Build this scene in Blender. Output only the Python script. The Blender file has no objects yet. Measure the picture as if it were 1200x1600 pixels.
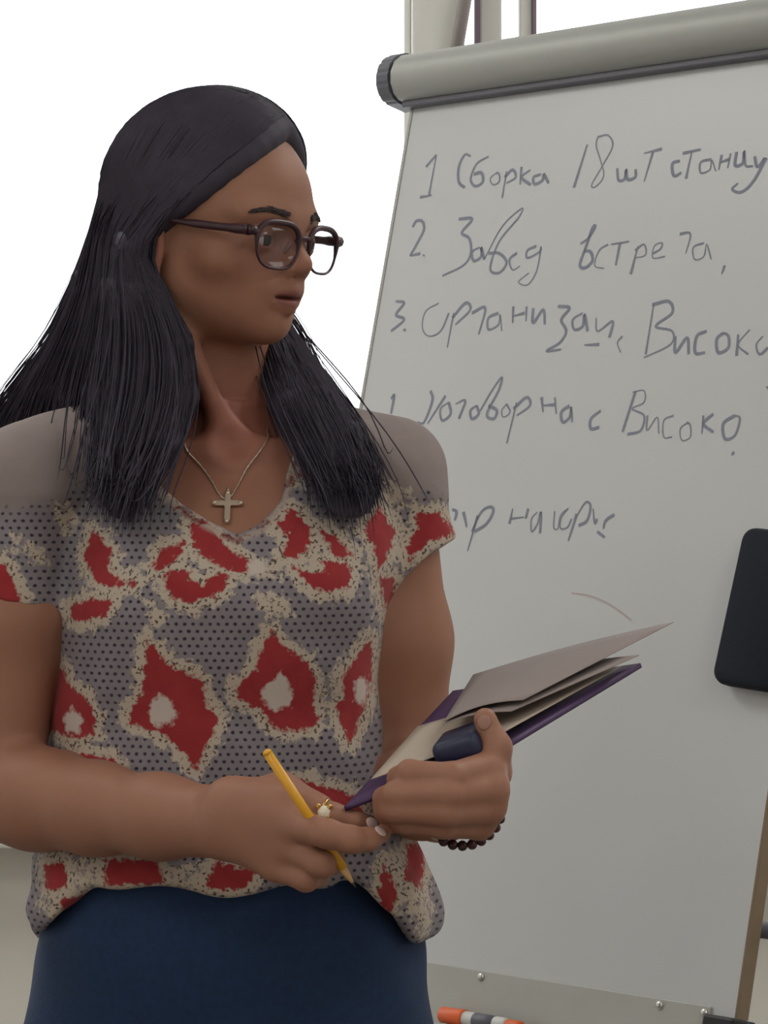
import bpy, bmesh, math, random
import numpy as np
from mathutils import Vector, Matrix

# ------------------------------------------------------------------ camera, sky, light, exposure
C = bpy.context.scene.collection
SC = bpy.context.scene
CAMZ = 1.32
FPX = 4625.0                       # focal length in pixels of the 1200x1600 frame
cam_d = bpy.data.cameras.new('camera'); cam = bpy.data.objects.new('camera', cam_d); C.objects.link(cam)
cam.location = (0, 0, CAMZ); cam.rotation_euler = (math.pi/2, 0, 0)
cam_d.sensor_fit = 'VERTICAL'; cam_d.sensor_height = 36; cam_d.lens = 36*FPX/1600
cam_d.clip_start = 0.05
cam_d.dof.use_dof = False
SC.camera = cam
SC.view_settings.view_transform = 'Standard'
SC.view_settings.look = 'None'
SC.view_settings.exposure = 0.0
SC.view_settings.gamma = 1.0
SC.view_settings.use_curve_mapping = False

w = bpy.data.worlds.new('world'); SC.world = w; w.use_nodes = True
bg = w.node_tree.nodes['Background']
bg.inputs[0].default_value = (0.95, 0.97, 1.0, 1); bg.inputs[1].default_value = 2.6   # bright overcast sky

def area_lamp(name, loc, size, sy, power, col, rot=(0,0,0)):
    d = bpy.data.lights.new(name, 'AREA'); d.shape = 'RECTANGLE'; d.size = size; d.size_y = sy
    d.energy = power; d.color = col
    o = bpy.data.objects.new(name, d); C.objects.link(o); o.location = loc; o.rotation_euler = rot
    return o
LAMPS = [(-1.3, 3.2), (1.3, 3.2), (-1.3, 0.6), (1.3, 0.6), (-1.3, -1.8), (1.3, -1.8)]
for (lx, ly) in LAMPS:
    area_lamp('ceiling_lamp_light', (lx, ly, 2.775), 0.56, 1.16, 11, (1.0, 0.975, 0.94))

# ------------------------------------------------------------------ helpers
rng = np.random.default_rng(7)
def P(px, py, Y):
    """a point of the room: its column/row in the 1200x1600 frame at depth Y (metres)"""
    return np.array([(px-600.0)/FPX*Y, Y, CAMZ-(py-800.0)/FPX*Y])

def put(o, parent=None):
    C.objects.link(o)
    if parent is not None:
        o.parent = parent
    return o
def tag(o, label=None, cat=None, group=None, kind=None):
    if label: o['label'] = label
    if cat: o['category'] = cat
    if group: o['group'] = group
    if kind: o['kind'] = kind
    return o
def empty(name, loc=(0,0,0)):
    o = bpy.data.objects.new(name, None); o.empty_display_size = 0.05
    C.objects.link(o); o.location = loc
    return o
def mesh_obj(name, verts, faces, mat, parent=None, smooth=True):
    me = bpy.data.meshes.new(name)
    me.from_pydata([tuple(map(float, v)) for v in verts], [], [tuple(map(int, f)) for f in faces])
    me.update()
    if smooth:
        me.polygons.foreach_set('use_smooth', [True]*len(me.polygons))
    o = bpy.data.objects.new(name, me)
    for m in (mat if isinstance(mat, (list, tuple)) else [mat]): me.materials.append(m)
    put(o)
    if parent is not None:
        o.parent = parent
        o.matrix_parent_inverse = parent.matrix_basis.inverted()
    return o
def fast_mesh(name, V, F, mat, parent=None):
    """V (n,3) float, F (m,k) int"""
    V = np.asarray(V, np.float32); F = np.asarray(F, np.int32)
    me = bpy.data.meshes.new(name)
    n, k = F.shape
    me.vertices.add(len(V)); me.vertices.foreach_set('co', V.ravel())
    me.loops.add(n*k); me.loops.foreach_set('vertex_index', F.ravel())
    me.polygons.add(n); me.polygons.foreach_set('loop_start', np.arange(0, n*k, k, dtype=np.int32))
    me.polygons.foreach_set('use_smooth', np.ones(n, bool))
    me.update(calc_edges=True); me.validate()
    o = bpy.data.objects.new(name, me); me.materials.append(mat); put(o)
    if parent is not None:
        o.parent = parent
        o.matrix_parent_inverse = parent.matrix_basis.inverted()
    return o
def bm_obj(name, bm, mat, parent=None, smooth=False):
    me = bpy.data.meshes.new(name); bm.normal_update(); bm.to_mesh(me); bm.free()
    if smooth: me.polygons.foreach_set('use_smooth', [True]*len(me.polygons))
    o = bpy.data.objects.new(name, me)
    for m in (mat if isinstance(mat, (list, tuple)) else [mat]): me.materials.append(m)
    put(o)
    if parent is not None:
        o.parent = parent
        o.matrix_parent_inverse = parent.matrix_basis.inverted()
    return o
def box_bm(lo, hi, bevel=0.0, M=None, seg=2):
    bm = bmesh.new(); bmesh.ops.create_cube(bm, size=1)
    for v in bm.verts:
        v.co = Vector([lo[i]+(v.co[i]+0.5)*(hi[i]-lo[i]) for i in range(3)])
    if bevel > 0:
        bmesh.ops.bevel(bm, geom=bm.edges[:], offset=bevel, segments=seg, affect='EDGES', profile=0.5)
    if M is not None: bm.transform(M)
    return bm
def box(name, lo, hi, mat, parent=None, bevel=0.0, M=None):
    return bm_obj(name, box_bm(lo, hi, bevel, M), mat, parent)
def tube_arrays(pts, radii, sides=8, cap=True):
    """swept tube; returns V, F(quads), with pinched caps"""
    pts = np.asarray(pts, float); n = len(pts)
    radii = np.broadcast_to(np.asarray(radii, float), (n,))
    T = np.gradient(pts, axis=0); T /= np.linalg.norm(T, axis=1)[:, None]+1e-12
    ref = np.array([0, 0, 1.0]) if abs(T[0][2]) < 0.9 else np.array([1.0, 0, 0])
    u = np.cross(T[0], ref); u /= np.linalg.norm(u)
    V = []
    for i in range(n):
        u = u - T[i]*np.dot(u, T[i]); u /= np.linalg.norm(u); v = np.cross(T[i], u)
        a = np.arange(sides)*2*np.pi/sides
        V.append(pts[i] + radii[i]*(np.cos(a)[:, None]*u + np.sin(a)[:, None]*v))
    V = np.concatenate(V)
    F = []
    for i in range(n-1):
        for j in range(sides):
            F.append((i*sides+j, i*sides+(j+1) % sides, (i+1)*sides+(j+1) % sides, (i+1)*sides+j))
    if cap:
        F.append(tuple(range(sides))[::-1]); F.append(tuple((n-1)*sides+j for j in range(sides)))
    return V, F
def tube(name, pts, radii, mat, parent=None, sides=10):
    V, F = tube_arrays(pts, radii, sides)
    return mesh_obj(name, V, F, mat, parent)
def smooth_path(pts, n=24):
    """Catmull-Rom through pts"""
    pts = np.asarray(pts, float); m = len(pts)
    ext = np.vstack([2*pts[0]-pts[1], pts, 2*pts[-1]-pts[-2]])
    out = []
    for t in np.linspace(0, m-1, n):
        i = min(int(t), m-2); f = t-i
        p0, p1, p2, p3 = ext[i], ext[i+1], ext[i+2], ext[i+3]
        out.append(0.5*((2*p1)+(-p0+p2)*f+(2*p0-5*p1+4*p2-p3)*f*f+(-p0+3*p1-3*p2+p3)*f**3))
    return np.array(out)

# ------------------------------------------------------------------ materials
def srgb(r, g, b):
    f = lambda c: ((c/255+0.055)/1.055)**2.4 if c/255 > 0.04045 else c/255/12.92
    return (f(r), f(g), f(b), 1)
def mat(name, col, rough=0.6, metal=0.0, noise=0.06, scale=40, bump=0.0, spec=0.5, bscale=None):
    m = bpy.data.materials.new(name); m.use_nodes = True
    nt = m.node_tree; b = nt.nodes['Principled BSDF']
    b.inputs['Roughness'].default_value = rough; b.inputs['Metallic'].default_value = metal
    b.inputs['Specular IOR Level'].default_value = spec
    tc = nt.nodes.new('ShaderNodeTexCoord')
    nz = nt.nodes.new('ShaderNodeTexNoise'); nz.inputs['Scale'].default_value = scale; nz.inputs['Detail'].default_value = 4
    nt.links.new(tc.outputs['Object'], nz.inputs['Vector'])
    mx = nt.nodes.new('ShaderNodeMix'); mx.data_type = 'RGBA'
    mx.inputs[6].default_value = tuple(c*(1-noise) for c in col[:3])+(1,)
    mx.inputs[7].default_value = tuple(min(1, c*(1+noise)) for c in col[:3])+(1,)
    nt.links.new(nz.outputs['Fac'], mx.inputs[0]); nt.links.new(mx.outputs[2], b.inputs['Base Color'])
    if bump > 0:
        n2 = nt.nodes.new('ShaderNodeTexNoise'); n2.inputs['Scale'].default_value = bscale or scale*6
        nt.links.new(tc.outputs['Object'], n2.inputs['Vector'])
        bp = nt.nodes.new('ShaderNodeBump'); bp.inputs['Strength'].default_value = bump; bp.inputs['Distance'].default_value = 0.002
        nt.links.new(n2.outputs['Fac'], bp.inputs['Height']); nt.links.new(bp.outputs['Normal'], b.inputs['Normal'])
    return m
def glass_mat(name, tint=(1, 1, 1), gloss=0.06):
    m = bpy.data.materials.new(name); m.use_nodes = True; nt = m.node_tree
    out = nt.nodes['Material Output']; nt.nodes.remove(nt.nodes['Principled BSDF'])
    t = nt.nodes.new('ShaderNodeBsdfTransparent'); t.inputs[0].default_value = (*tint, 1)
    g = nt.nodes.new('ShaderNodeBsdfGlossy'); g.inputs['Roughness'].default_value = 0.05
    x = nt.nodes.new('ShaderNodeMixShader'); x.inputs[0].default_value = gloss
    nt.links.new(t.outputs[0], x.inputs[1]); nt.links.new(g.outputs[0], x.inputs[2]); nt.links.new(x.outputs[0], out.inputs[0])
    return m

M_wall = mat('wall_paint', srgb(230, 228, 221), 0.85, noise=0.02, scale=5, bump=0.05)
M_ceil = mat('ceiling_paint', srgb(235, 233, 228), 0.9, noise=0.02, scale=5)
M_floor = mat('grey_linoleum', srgb(112, 104, 96), 0.5, noise=0.12, scale=14)
M_pvc = mat('white_window_plastic', srgb(226, 226, 220), 0.45, noise=0.02, scale=8)
M_gasket = mat('dark_window_gasket', srgb(128, 112, 128), 0.7, noise=0.05)
M_glass = glass_mat('window_glass')
M_board = mat('white_enamel_board', srgb(202, 205, 207), 0.33, noise=0.03, scale=3, spec=0.4)
M_alu = mat('brushed_aluminium', srgb(168, 170, 166), 0.5, metal=0.25, noise=0.05, scale=30)
M_plate = mat('steel_tray_plate', srgb(178, 180, 175), 0.45, metal=0.25, noise=0.06, scale=25)
M_edge = mat('brown_board_edge', srgb(128, 110, 88), 0.6, noise=0.15, scale=60)
M_black = mat('black_plastic', srgb(32, 32, 38), 0.5, noise=0.1)
M_greycap = mat('grey_plastic_cap', srgb(96, 97, 106), 0.5, noise=0.08)
M_ink = mat('grey_blue_marker_ink', srgb(128, 134, 150), 0.6, noise=0.15, scale=90)
M_inkred = mat('faint_pink_marker_ink', srgb(186, 172, 170), 0.6, noise=0.05)
M_felt = mat('dark_navy_felt', srgb(22, 28, 40), 0.95, noise=0.15, scale=120, bump=0.2)
M_chrome = mat('shiny_steel', srgb(210, 210, 205), 0.25, metal=0.9, noise=0.03)
M_orange = mat('orange_plastic', srgb(226, 98, 40), 0.45, noise=0.05)
M_white = mat('white_plastic', srgb(214, 216, 212), 0.45, noise=0.03)
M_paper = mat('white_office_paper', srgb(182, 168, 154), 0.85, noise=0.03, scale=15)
M_paper_shade = mat('shade_toned_paper', srgb(146, 135, 132), 0.85, noise=0.03, scale=15)  # white paper with its shade put into a darker grey colour
M_purple = mat('purple_card', srgb(74, 50, 92), 0.55, noise=0.08, scale=30)
M_navy = mat('navy_shell', srgb(30, 36, 66), 0.45, noise=0.1, scale=30)
M_yellow = mat('yellow_pencil_lacquer', srgb(226, 166, 44), 0.4, noise=0.06, scale=30)
M_pwood = mat('pencil_wood', srgb(205, 165, 115), 0.7, noise=0.1)
M_lead = mat('graphite', srgb(60, 58, 58), 0.4)
M_gold = mat('gold', srgb(214, 178, 104), 0.3, metal=0.9, noise=0.05)
M_silver = mat('aged_silver', srgb(196, 180, 160), 0.35, metal=0.7, noise=0.15, scale=200)
M_gem = mat('pale_stone', srgb(236, 230, 210), 0.15, noise=0.03)
M_bead = mat('dark_red_bead', srgb(60, 28, 32), 0.3, noise=0.1)
M_frame = mat('dark_red_brown_acetate', srgb(58, 30, 40), 0.35, noise=0.15, scale=80)
M_lens = glass_mat('spectacle_lens', (0.90, 0.90, 0.93), 0.02)
M_hair = mat('haze_lifted_brown_hair', srgb(64, 60, 72), 0.6, noise=0.3, scale=60, spec=0.2)  # veiling haze put into the hair colour: lifted, with a bluish tint
M_brow = mat('dark_brow_hair', srgb(48, 36, 36), 0.7)
M_jeans = mat('dark_blue_denim', srgb(16, 43, 78), 0.85, noise=0.3, scale=160, bump=0.25, bscale=500)
M_sclera = mat('eye_white', srgb(190, 180, 172), 0.25, noise=0.02)
M_iris = mat('brown_iris', srgb(60, 42, 32), 0.2, noise=0.2, scale=200)
M_pupil = mat('pupil', srgb(12, 10, 10), 0.1)
M_nail = mat('pale_nail', srgb(220, 196, 190), 0.3, noise=0.03)
M_nail2 = mat('plain_nail', srgb(158, 118, 102), 0.35, noise=0.03)
M_pad = mat('clear_tinted_pad', srgb(140, 112, 98), 0.3, noise=0.03)
M_shoe = mat('black_shoe_leather', srgb(35, 32, 32), 0.4)

# ------------------------------------------------------------------ implicit-surface toolkit (for the figure)
def smin(a, b, k):
    if k <= 0: return np.minimum(a, b)
    h = np.maximum(k-np.abs(a-b), 0)/k
    return np.minimum(a, b)-h*h*(k*0.25)
class Cone:
    def __init__(s, a, b, ra, rb):
        s.a, s.b = np.asarray(a, float), np.asarray(b, float); s.ra, s.rb = ra, rb
        s.lo = np.minimum(s.a-ra, s.b-rb); s.hi = np.maximum(s.a+ra, s.b+rb)
    def __call__(s, x, y, z):
        d = s.b-s.a; L = d.dot(d)+1e-12
        ax, ay, az = x-s.a[0], y-s.a[1], z-s.a[2]
        t = np.clip((ax*d[0]+ay*d[1]+az*d[2])/L, 0, 1)
        return np.sqrt((ax-t*d[0])**2+(ay-t*d[1])**2+(az-t*d[2])**2)-(s.ra+t*(s.rb-s.ra))
class Ell:
    def __init__(s, c, r, R=None):
        s.c, s.r = np.asarray(c, float), np.asarray(r, float)
        s.R = np.eye(3) if R is None else np.asarray(R, float)      # columns = local axes
        e = np.sqrt(((s.R*s.r)**2).sum(1)); s.lo = s.c-e; s.hi = s.c+e
    def __call__(s, x, y, z):
        dx, dy, dz = x-s.c[0], y-s.c[1], z-s.c[2]
        q = [dx*s.R[0, i]+dy*s.R[1, i]+dz*s.R[2, i] for i in range(3)]
        k0 = np.sqrt(sum((q[i]/s.r[i])**2 for i in range(3)))
        k1 = np.sqrt(sum((q[i]/s.r[i]**2)**2 for i in range(3)))+1e-9
        return k0*(k0-1)/k1
class RBox:
    def __init__(s, c, half, r, R=None):
        s.c, s.h, s.rr = np.asarray(c, float), np.asarray(half, float)-r, r
        s.R = np.eye(3) if R is None else np.asarray(R, float)
        e = np.abs(s.R*np.asarray(half)).sum(1); s.lo = s.c-e; s.hi = s.c+e
    def __call__(s, x, y, z):
        dx, dy, dz = x-s.c[0], y-s.c[1], z-s.c[2]
        q = [np.abs(dx*s.R[0, i]+dy*s.R[1, i]+dz*s.R[2, i])-s.h[i] for i in range(3)]
        return np.sqrt(sum(np.maximum(a, 0)**2 for a in q))+np.minimum(np.maximum(np.maximum(q[0], q[1]), q[2]), 0)-s.rr
class Loft:
    """cross-sections stacked in z: rows (z, xl, xr, yf, yb)"""
    def __init__(s, rows, inset=0.0, n=2.4, twist=0.0):
        s.T = np.array(sorted(rows)); s.i = inset; s.n = n
        s.lo = np.array([s.T[:, 1].min(), s.T[:, 3].min(), s.T[0, 0]]); s.hi = np.array([s.T[:, 2].max(), s.T[:, 4].max(), s.T[-1, 0]])
    def __call__(s, x, y, z):
        T = s.T; zz = np.clip(z, T[0, 0], T[-1, 0])
        def ip(c):
            # smoothed interpolation
            m = np.gradient(T[:, c], T[:, 0]); i = np.clip(np.searchsorted(T[:, 0], zz)-1, 0, len(T)-2)
            h = T[i+1, 0]-T[i, 0]; t = (zz-T[i, 0])/h
            return ((2*t**3-3*t**2+1)*T[i, c]+(t**3-2*t**2+t)*h*m[i]+(-2*t**3+3*t**2)*T[i+1, c]+(t**3-t**2)*h*m[i+1])
        xl, xr, yf, yb = ip(1)+s.i, ip(2)-s.i, ip(3)+s.i, ip(4)-s.i
        a = (xr-xl)/2; cx = (xl+xr)/2; cy = yf+(yb-yf)*0.55
        dx = (x-cx)/a; dy = np.where(y < cy, (y-cy)/(cy-yf), (y-cy)/(yb-cy))
        q = (np.abs(dx)**s.n+np.abs(dy)**s.n)**(1/s.n)+1e-6
        r = np.sqrt((x-cx)**2+(y-cy)**2)
        d = r*(1-1/q); d = np.where(q < 0.2, -0.08, d)
        dz = np.maximum(T[0, 0]+s.i-z, z-(T[-1, 0]-s.i))
        return np.maximum(d, dz)
class Field:
    def __init__(s, lo, hi, h):
        s.lo = np.asarray(lo, float); s.h = h
        s.n = np.ceil((np.asarray(hi)-s.lo)/h).astype(int)+1
        s.F = np.full(s.n, 0.05, np.float32)
    def _box(s, lo, hi, m):
        a = np.clip(np.floor((lo-m-s.lo)/s.h).astype(int), 0, s.n); b = np.clip(np.ceil((hi+m-s.lo)/s.h).astype(int)+1, 0, s.n)
        if np.any(b <= a): return None
        ax = [(s.lo[i]+s.h*np.arange(a[i], b[i])).astype(np.float32) for i in range(3)]
        return tuple(slice(a[i], b[i]) for i in range(3)), ax[0][:, None, None], ax[1][None, :, None], ax[2][None, None, :]
    def add(s, prim, k=0.0):
        r = s._box(prim.lo, prim.hi, k+3*s.h)
        if r is None: return s
        sl, x, y, z = r; s.F[sl] = smin(s.F[sl], prim(x, y, z).astype(np.float32), k); return s
    def sub(s, prim, k=0.0):
        r = s._box(prim.lo, prim.hi, k+3*s.h)
        if r is None: return s
        sl, x, y, z = r; s.F[sl] = -smin(-s.F[sl], prim(x, y, z).astype(np.float32), k); return s
    def apply(s, fn, lo, hi):
        r = s._box(np.asarray(lo), np.asarray(hi), 0)
        if r is None: return s
        sl, x, y, z = r; s.F[sl] = fn(s.F[sl], x, y, z).astype(np.float32); return s
    def sample(s, p):
        q = (np.asarray(p)-s.lo)/s.h; i = np.clip(np.floor(q).astype(int), 0, s.n-2); f = q-i; out = 0
        for dx in (0, 1):
            for dy in (0, 1):
                for dz in (0, 1):
                    wgt = np.where(dx, f[:, 0], 1-f[:, 0])*np.where(dy, f[:, 1], 1-f[:, 1])*np.where(dz, f[:, 2], 1-f[:, 2])
                    out = out+wgt*s.F[i[:, 0]+dx, i[:, 1]+dy, i[:, 2]+dz]
        return out
    def project(s, p, off=0.0, it=4):
        p = np.array(p, float)
        for _ in range(it):
            e = s.h; g = np.stack([s.sample(p+np.eye(3)[i]*e)-s.sample(p-np.eye(3)[i]*e) for i in range(3)], 1)/(2*e)
            g /= np.linalg.norm(g, axis=1)[:, None]+1e-9
            p -= g*(s.sample(p)-off)[:, None]
        return p, g
    def mesh(s):
        F = s.F; S = F < 0
        c = np.zeros(np.array(S.shape)-1, np.int8)
        for dx in (0, 1):
            for dy in (0, 1):
                for dz in (0, 1):
                    c += S[dx:S.shape[0]-1+dx, dy:S.shape[1]-1+dy, dz:S.shape[2]-1+dz]
        act = (c > 0) & (c < 8); idx = np.argwhere(act); m = len(idx)
        num = np.full(act.shape, -1, np.int32); num[act] = np.arange(m)
        corners = np.array([[a, b, d] for a in (0, 1) for b in (0, 1) for d in (0, 1)])
        vals = np.stack([F[tuple((idx+o).T)] for o in corners], 1)
        acc = np.zeros((m, 3)); cnt = np.zeros(m)
        for i in range(8):
            for j in range(i+1, 8):
                if np.abs(corners[i]-corners[j]).sum() != 1: continue
                f0, f1 = vals[:, i], vals[:, j]; mk = (f0 < 0) != (f1 < 0)
                t = np.where(mk, f0/np.where(mk, f0-f1, 1), 0)
                acc += mk[:, None]*(corners[i]+t[:, None]*(corners[j]-corners[i])); cnt += mk
        V = s.lo+s.h*(idx+acc/cnt[:, None])
        quads = []
        for ax in range(3):
            u, v = [(1, 2), (2, 0), (0, 1)][ax]
            sl0 = [slice(None)]*3; sl1 = [slice(None)]*3
            sl0[ax] = slice(0, -1); sl1[ax] = slice(1, None)
            for q in (u, v):
                sl0[q] = slice(1, -1); sl1[q] = slice(1, -1)
            A, B = S[tuple(sl0)], S[tuple(sl1)]
            for flag, arr in ((True, A & ~B), (False, ~A & B)):
                e = np.argwhere(arr)
                if not len(e): continue
                off = np.zeros(3, int); off[u] = 1; off[v] = 1
                e = e+off
                eu = np.eye(3, dtype=int)[u]; ev = np.eye(3, dtype=int)[v]
                q = np.stack([num[tuple((e-eu-ev).T)], num[tuple((e-ev).T)], num[tuple(e.T)], num[tuple((e-eu).T)]], 1)
                quads.append(q if flag else q[:, ::-1])
        return V, np.concatenate(quads)

exec_room = True
# ------------------------------------------------------------------ the room
WY = 4.60                                            # inner face of the window wall
def struct(o): o['kind'] = 'structure'; return o
RX0, RX1, RY0, RZ = -2.6, 2.6, -2.6, 2.80
struct(box('floor', (RX0-.1, RY0-.1, -0.1), (RX1+.1, WY+.3, 0), M_floor))
struct(box('ceiling', (RX0-.1, RY0-.1, RZ), (RX1+.1, WY+.3, RZ+.1), M_ceil))
struct(box('wall_left', (RX0-.1, RY0-.1, 0), (RX0, WY+.3, RZ), M_wall))
struct(box('wall_right', (RX1, RY0-.1, 0), (RX1+.1, WY+.3, RZ), M_wall))
struct(box('wall_front', (RX0, RY0-.1, 0), (RX1, RY0, RZ), M_wall))
SILL = 0.846; HEAD = 2.62
wb = struct(empty('wall_back', (0, WY, 0)))
box('wall_apron', (RX0, WY, 0), (RX1, WY+.2, SILL), M_wall, wb)
box('wall_lintel', (RX0, WY, HEAD), (RX1, WY+.2, RZ), M_wall, wb)
box('wall_pier', (RX0, WY, SILL), (-1.75, WY+.2, HEAD), M_wall, wb)
box('wall_pier', (1.85, WY, SILL), (RX1, WY+.2, HEAD), M_wall, wb)
struct(box('trim_1', (0.043, WY-.01, SILL), (0.125, WY+.14, HEAD), M_pvc, None, 0.004))       # post between the two windows
struct(box('trim_2', (-1.85, WY-.13, SILL-.035), (1.95, WY+.02, SILL), M_pvc, None, 0.006))     # sill board
def window(name, x0, x1, fr=0.055):
    r = struct(empty(name, ((x0+x1)/2, WY+.08, SILL)))
    y0, y1 = WY+.05, WY+.12
    box('window_jamb', (x0, y0, SILL), (x0+fr, y1, HEAD), M_pvc, r, 0.004)
    box('window_jamb', (x1-fr, y0, SILL), (x1, y1, HEAD), M_pvc, r, 0.004)
    box('window_rail', (x0+fr, y0, SILL), (x1-fr, y1, SILL+fr), M_pvc, r, 0.004)
    box('window_rail', (x0+fr, y0, HEAD-fr), (x1-fr, y1, HEAD), M_pvc, r, 0.004)
    box('pane', (x0+fr-.005, WY+.083, SILL+fr-.005), (x1-fr+.005, WY+.09, HEAD-fr+.005), M_glass, r)
    return r
w1 = window('window_1', -1.75, 0.043, 0.012)
w2 = window('window_2', 0.150, 1.85, 0.035)
# the opened casement of window 2: stile, dark gasket and slanted stay by the post
box('gasket', (0.143, WY+.03, SILL), (0.150, WY+.10, HEAD), M_gasket, w2)
box('casement_stile', (0.212, WY+.03, SILL+.04), (0.232, WY+.10, HEAD-.04), M_pvc, w2, 0.003)
box('gasket', (0.232, WY+.02, SILL+.04), (0.238, WY+.085, HEAD-.04), M_gasket, w2)
tube('window_stay', [(0.103, WY-.03, 1.98), (0.158, WY-.03, 2.30)], 0.0105, mat('stay_metal', srgb(150, 142, 140), 0.5, metal=0.2), w2)

# ceiling lamps (behind the photographer's view, but they light the room)
M_diff = bpy.data.materials.new('lamp_diffuser'); M_diff.use_nodes = True
_b = M_diff.node_tree.nodes['Principled BSDF']; _b.inputs['Emission Color'].default_value = (1, .95, .88, 1); _b.inputs['Emission Strength'].default_value = 2.0
LAMPLAB = ['white ceiling lamp panel by the window at the side of the woman', 'white ceiling lamp panel by the window beyond the flipchart',
 'white ceiling lamp panel in the middle row at the side of the woman', 'white ceiling lamp panel in the middle row at the flipchart side',
 'white ceiling lamp panel by the rear wall at the side of the woman', 'white ceiling lamp panel by the rear wall at the flipchart side']
for i, (lx, ly) in enumerate(LAMPS):
    t = empty('ceiling_lamp', (lx, ly, RZ))
    tag(t, LAMPLAB[i], 'lamp', 'ceiling lamp panels')
    box('lamp_frame', (lx-.31, ly-.61, RZ-.02), (lx+.31, ly+.61, RZ), M_white, t, 0.004)
    box('diffuser', (lx-.28, ly-.58, RZ-.023), (lx+.28, ly+.58, RZ-.019), M_diff, t)

# ------------------------------------------------------------------ flipchart
TH = math.radians(46.3); PHI = math.radians(13.2)
u_ = np.array([math.cos(TH), -math.sin(TH), 0]); v_ = np.array([math.sin(PHI)*math.sin(TH), math.sin(PHI)*math.cos(TH), math.cos(PHI)])
n_ = np.cross(u_, v_)                               # towards the room
B0 = P(424, 1465, 3.465)
MB = Matrix(((u_[0], v_[0], n_[0], B0[0]), (u_[1], v_[1], n_[1], B0[1]), (u_[2], v_[2], n_[2], B0[2]), (0, 0, 0, 1)))
def on_board(px, py, lift=0.0):
    d = P(px, py, 1.0)-np.array([0, 0, CAMZ]); t = np.dot(B0+lift*n_-np.array([0, 0, CAMZ]), n_)/np.dot(d, n_)
    q = np.array([0, 0, CAMZ])+t*d-B0
    return np.array([q.dot(u_), q.dot(v_)])
BW, BH = 0.70, 1.06
fc = empty('flipchart', (B0[0]+.2, B0[1]-.1, 0))
tag(fc, 'whiteboard flipchart on an easel with handwritten list in faded marker', 'flipchart')
board = box('board', (0, -0.09, -0.006), (BW, BH, 0), M_board, fc, 0.0, MB)
box('board_edge', (BW, -0.09, -0.017), (BW+.004, BH, 0.0015), M_edge, fc, 0.0015, MB)
box('board_edge', (-.005, -0.09, -0.024), (0, BH, 0.0015), M_alu, fc, 0.001, MB)
box('backing_panel', (0.002, -0.088, -0.024), (BW-.002, BH, -0.0065), mat('grey_backing', srgb(120, 118, 112), 0.8), fc, 0, MB)
# clamp bar: rounded aluminium profile across the top
bm = bmesh.new()
prof = [(1.026, 0.002), (1.026, 0.016), (1.031, 0.026), (1.042, 0.034), (1.056, 0.037), (1.070, 0.034), (1.081, 0.024), (1.088, 0.008), (1.088, -0.02), (1.026, -0.02)]
def prism(bm, prof, u0, u1):
    a = [bm.verts.new((u0, p[0], p[1])) for p in prof]; b = [bm.verts.new((u1, p[0], p[1])) for p in prof]
    n = len(prof)
    for i in range(n): bm.faces.new((a[i], a[(i+1) % n], b[(i+1) % n], b[i]))
    bm.faces.new(a[::-1]); bm.faces.new(b)
prism(bm, prof, -0.012, BW+.012); bmesh.ops.recalc_face_normals(bm, faces=bm.faces[:]); bm.transform(MB)
bar = bm_obj('clamp_bar', bm, M_alu, fc, True); bar.modifiers.new('edges', 'EDGE_SPLIT').split_angle = math.radians(50)
for (a, b) in ((-0.040, -0.012), (BW+.012, BW+.04)):
    bm = bmesh.new()
    pc = np.array(prof); pc = (pc-pc.mean(0))*1.08+pc.mean(0)
    prism(bm, [tuple(p) for p in pc], a, b); bmesh.ops.recalc_face_normals(bm, faces=bm.faces[:])
    bmesh.ops.bevel(bm, geom=bm.edges[:], offset=0.004, segments=2, affect='EDGES'); bm.transform(MB)
    bm_obj('end_cap', bm, M_greycap, bar)
box('under_bar_strip', (-.01, 1.018, 0.0005), (BW+.01, 1.0285, 0.012), M_greycap, bar, 0.002, MB)  # thin grey strip along the lower edge of the bar
QM = on_board(690, 1585, 0.022)
# tray: plate with screws and a ledge
tray = box('tray', (0.0, QM[1]-.015, 0.0005), (BW-.03, 0.0, 0.003), M_plate, fc, 0.0008, MB)
box('ledge', (0.0, QM[1]-.015, 0.0), (BW-.03, QM[1]-.0098, 0.045), M_plate, tray, 0.001, MB)
def screw(px, py):
    q = on_board(px, py)
    bm = bmesh.new(); bmesh.ops.create_uvsphere(bm, u_segments=12, v_segments=8, radius=0.0048)
    for v in bm.verts: v.co.z = max(v.co.z, -.001)*0.7
    bm.transform(MB @ Matrix.Translation((q[0], q[1], 0.0035))); bm_obj('screw', bm, M_chrome, tray, True)
for s in ((755, 1527), (1034, 1571), (1104, 1583)): screw(*s)
box('corner_cap', (BW-.032, -0.095, -0.026), (BW+.008, -0.008, 0.012), M_black, fc, 0.003, MB)
box('corner_cap', (-.008, -0.095, -0.026), (.012, -0.008, 0.012), M_black, fc, 0.003, MB)
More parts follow.
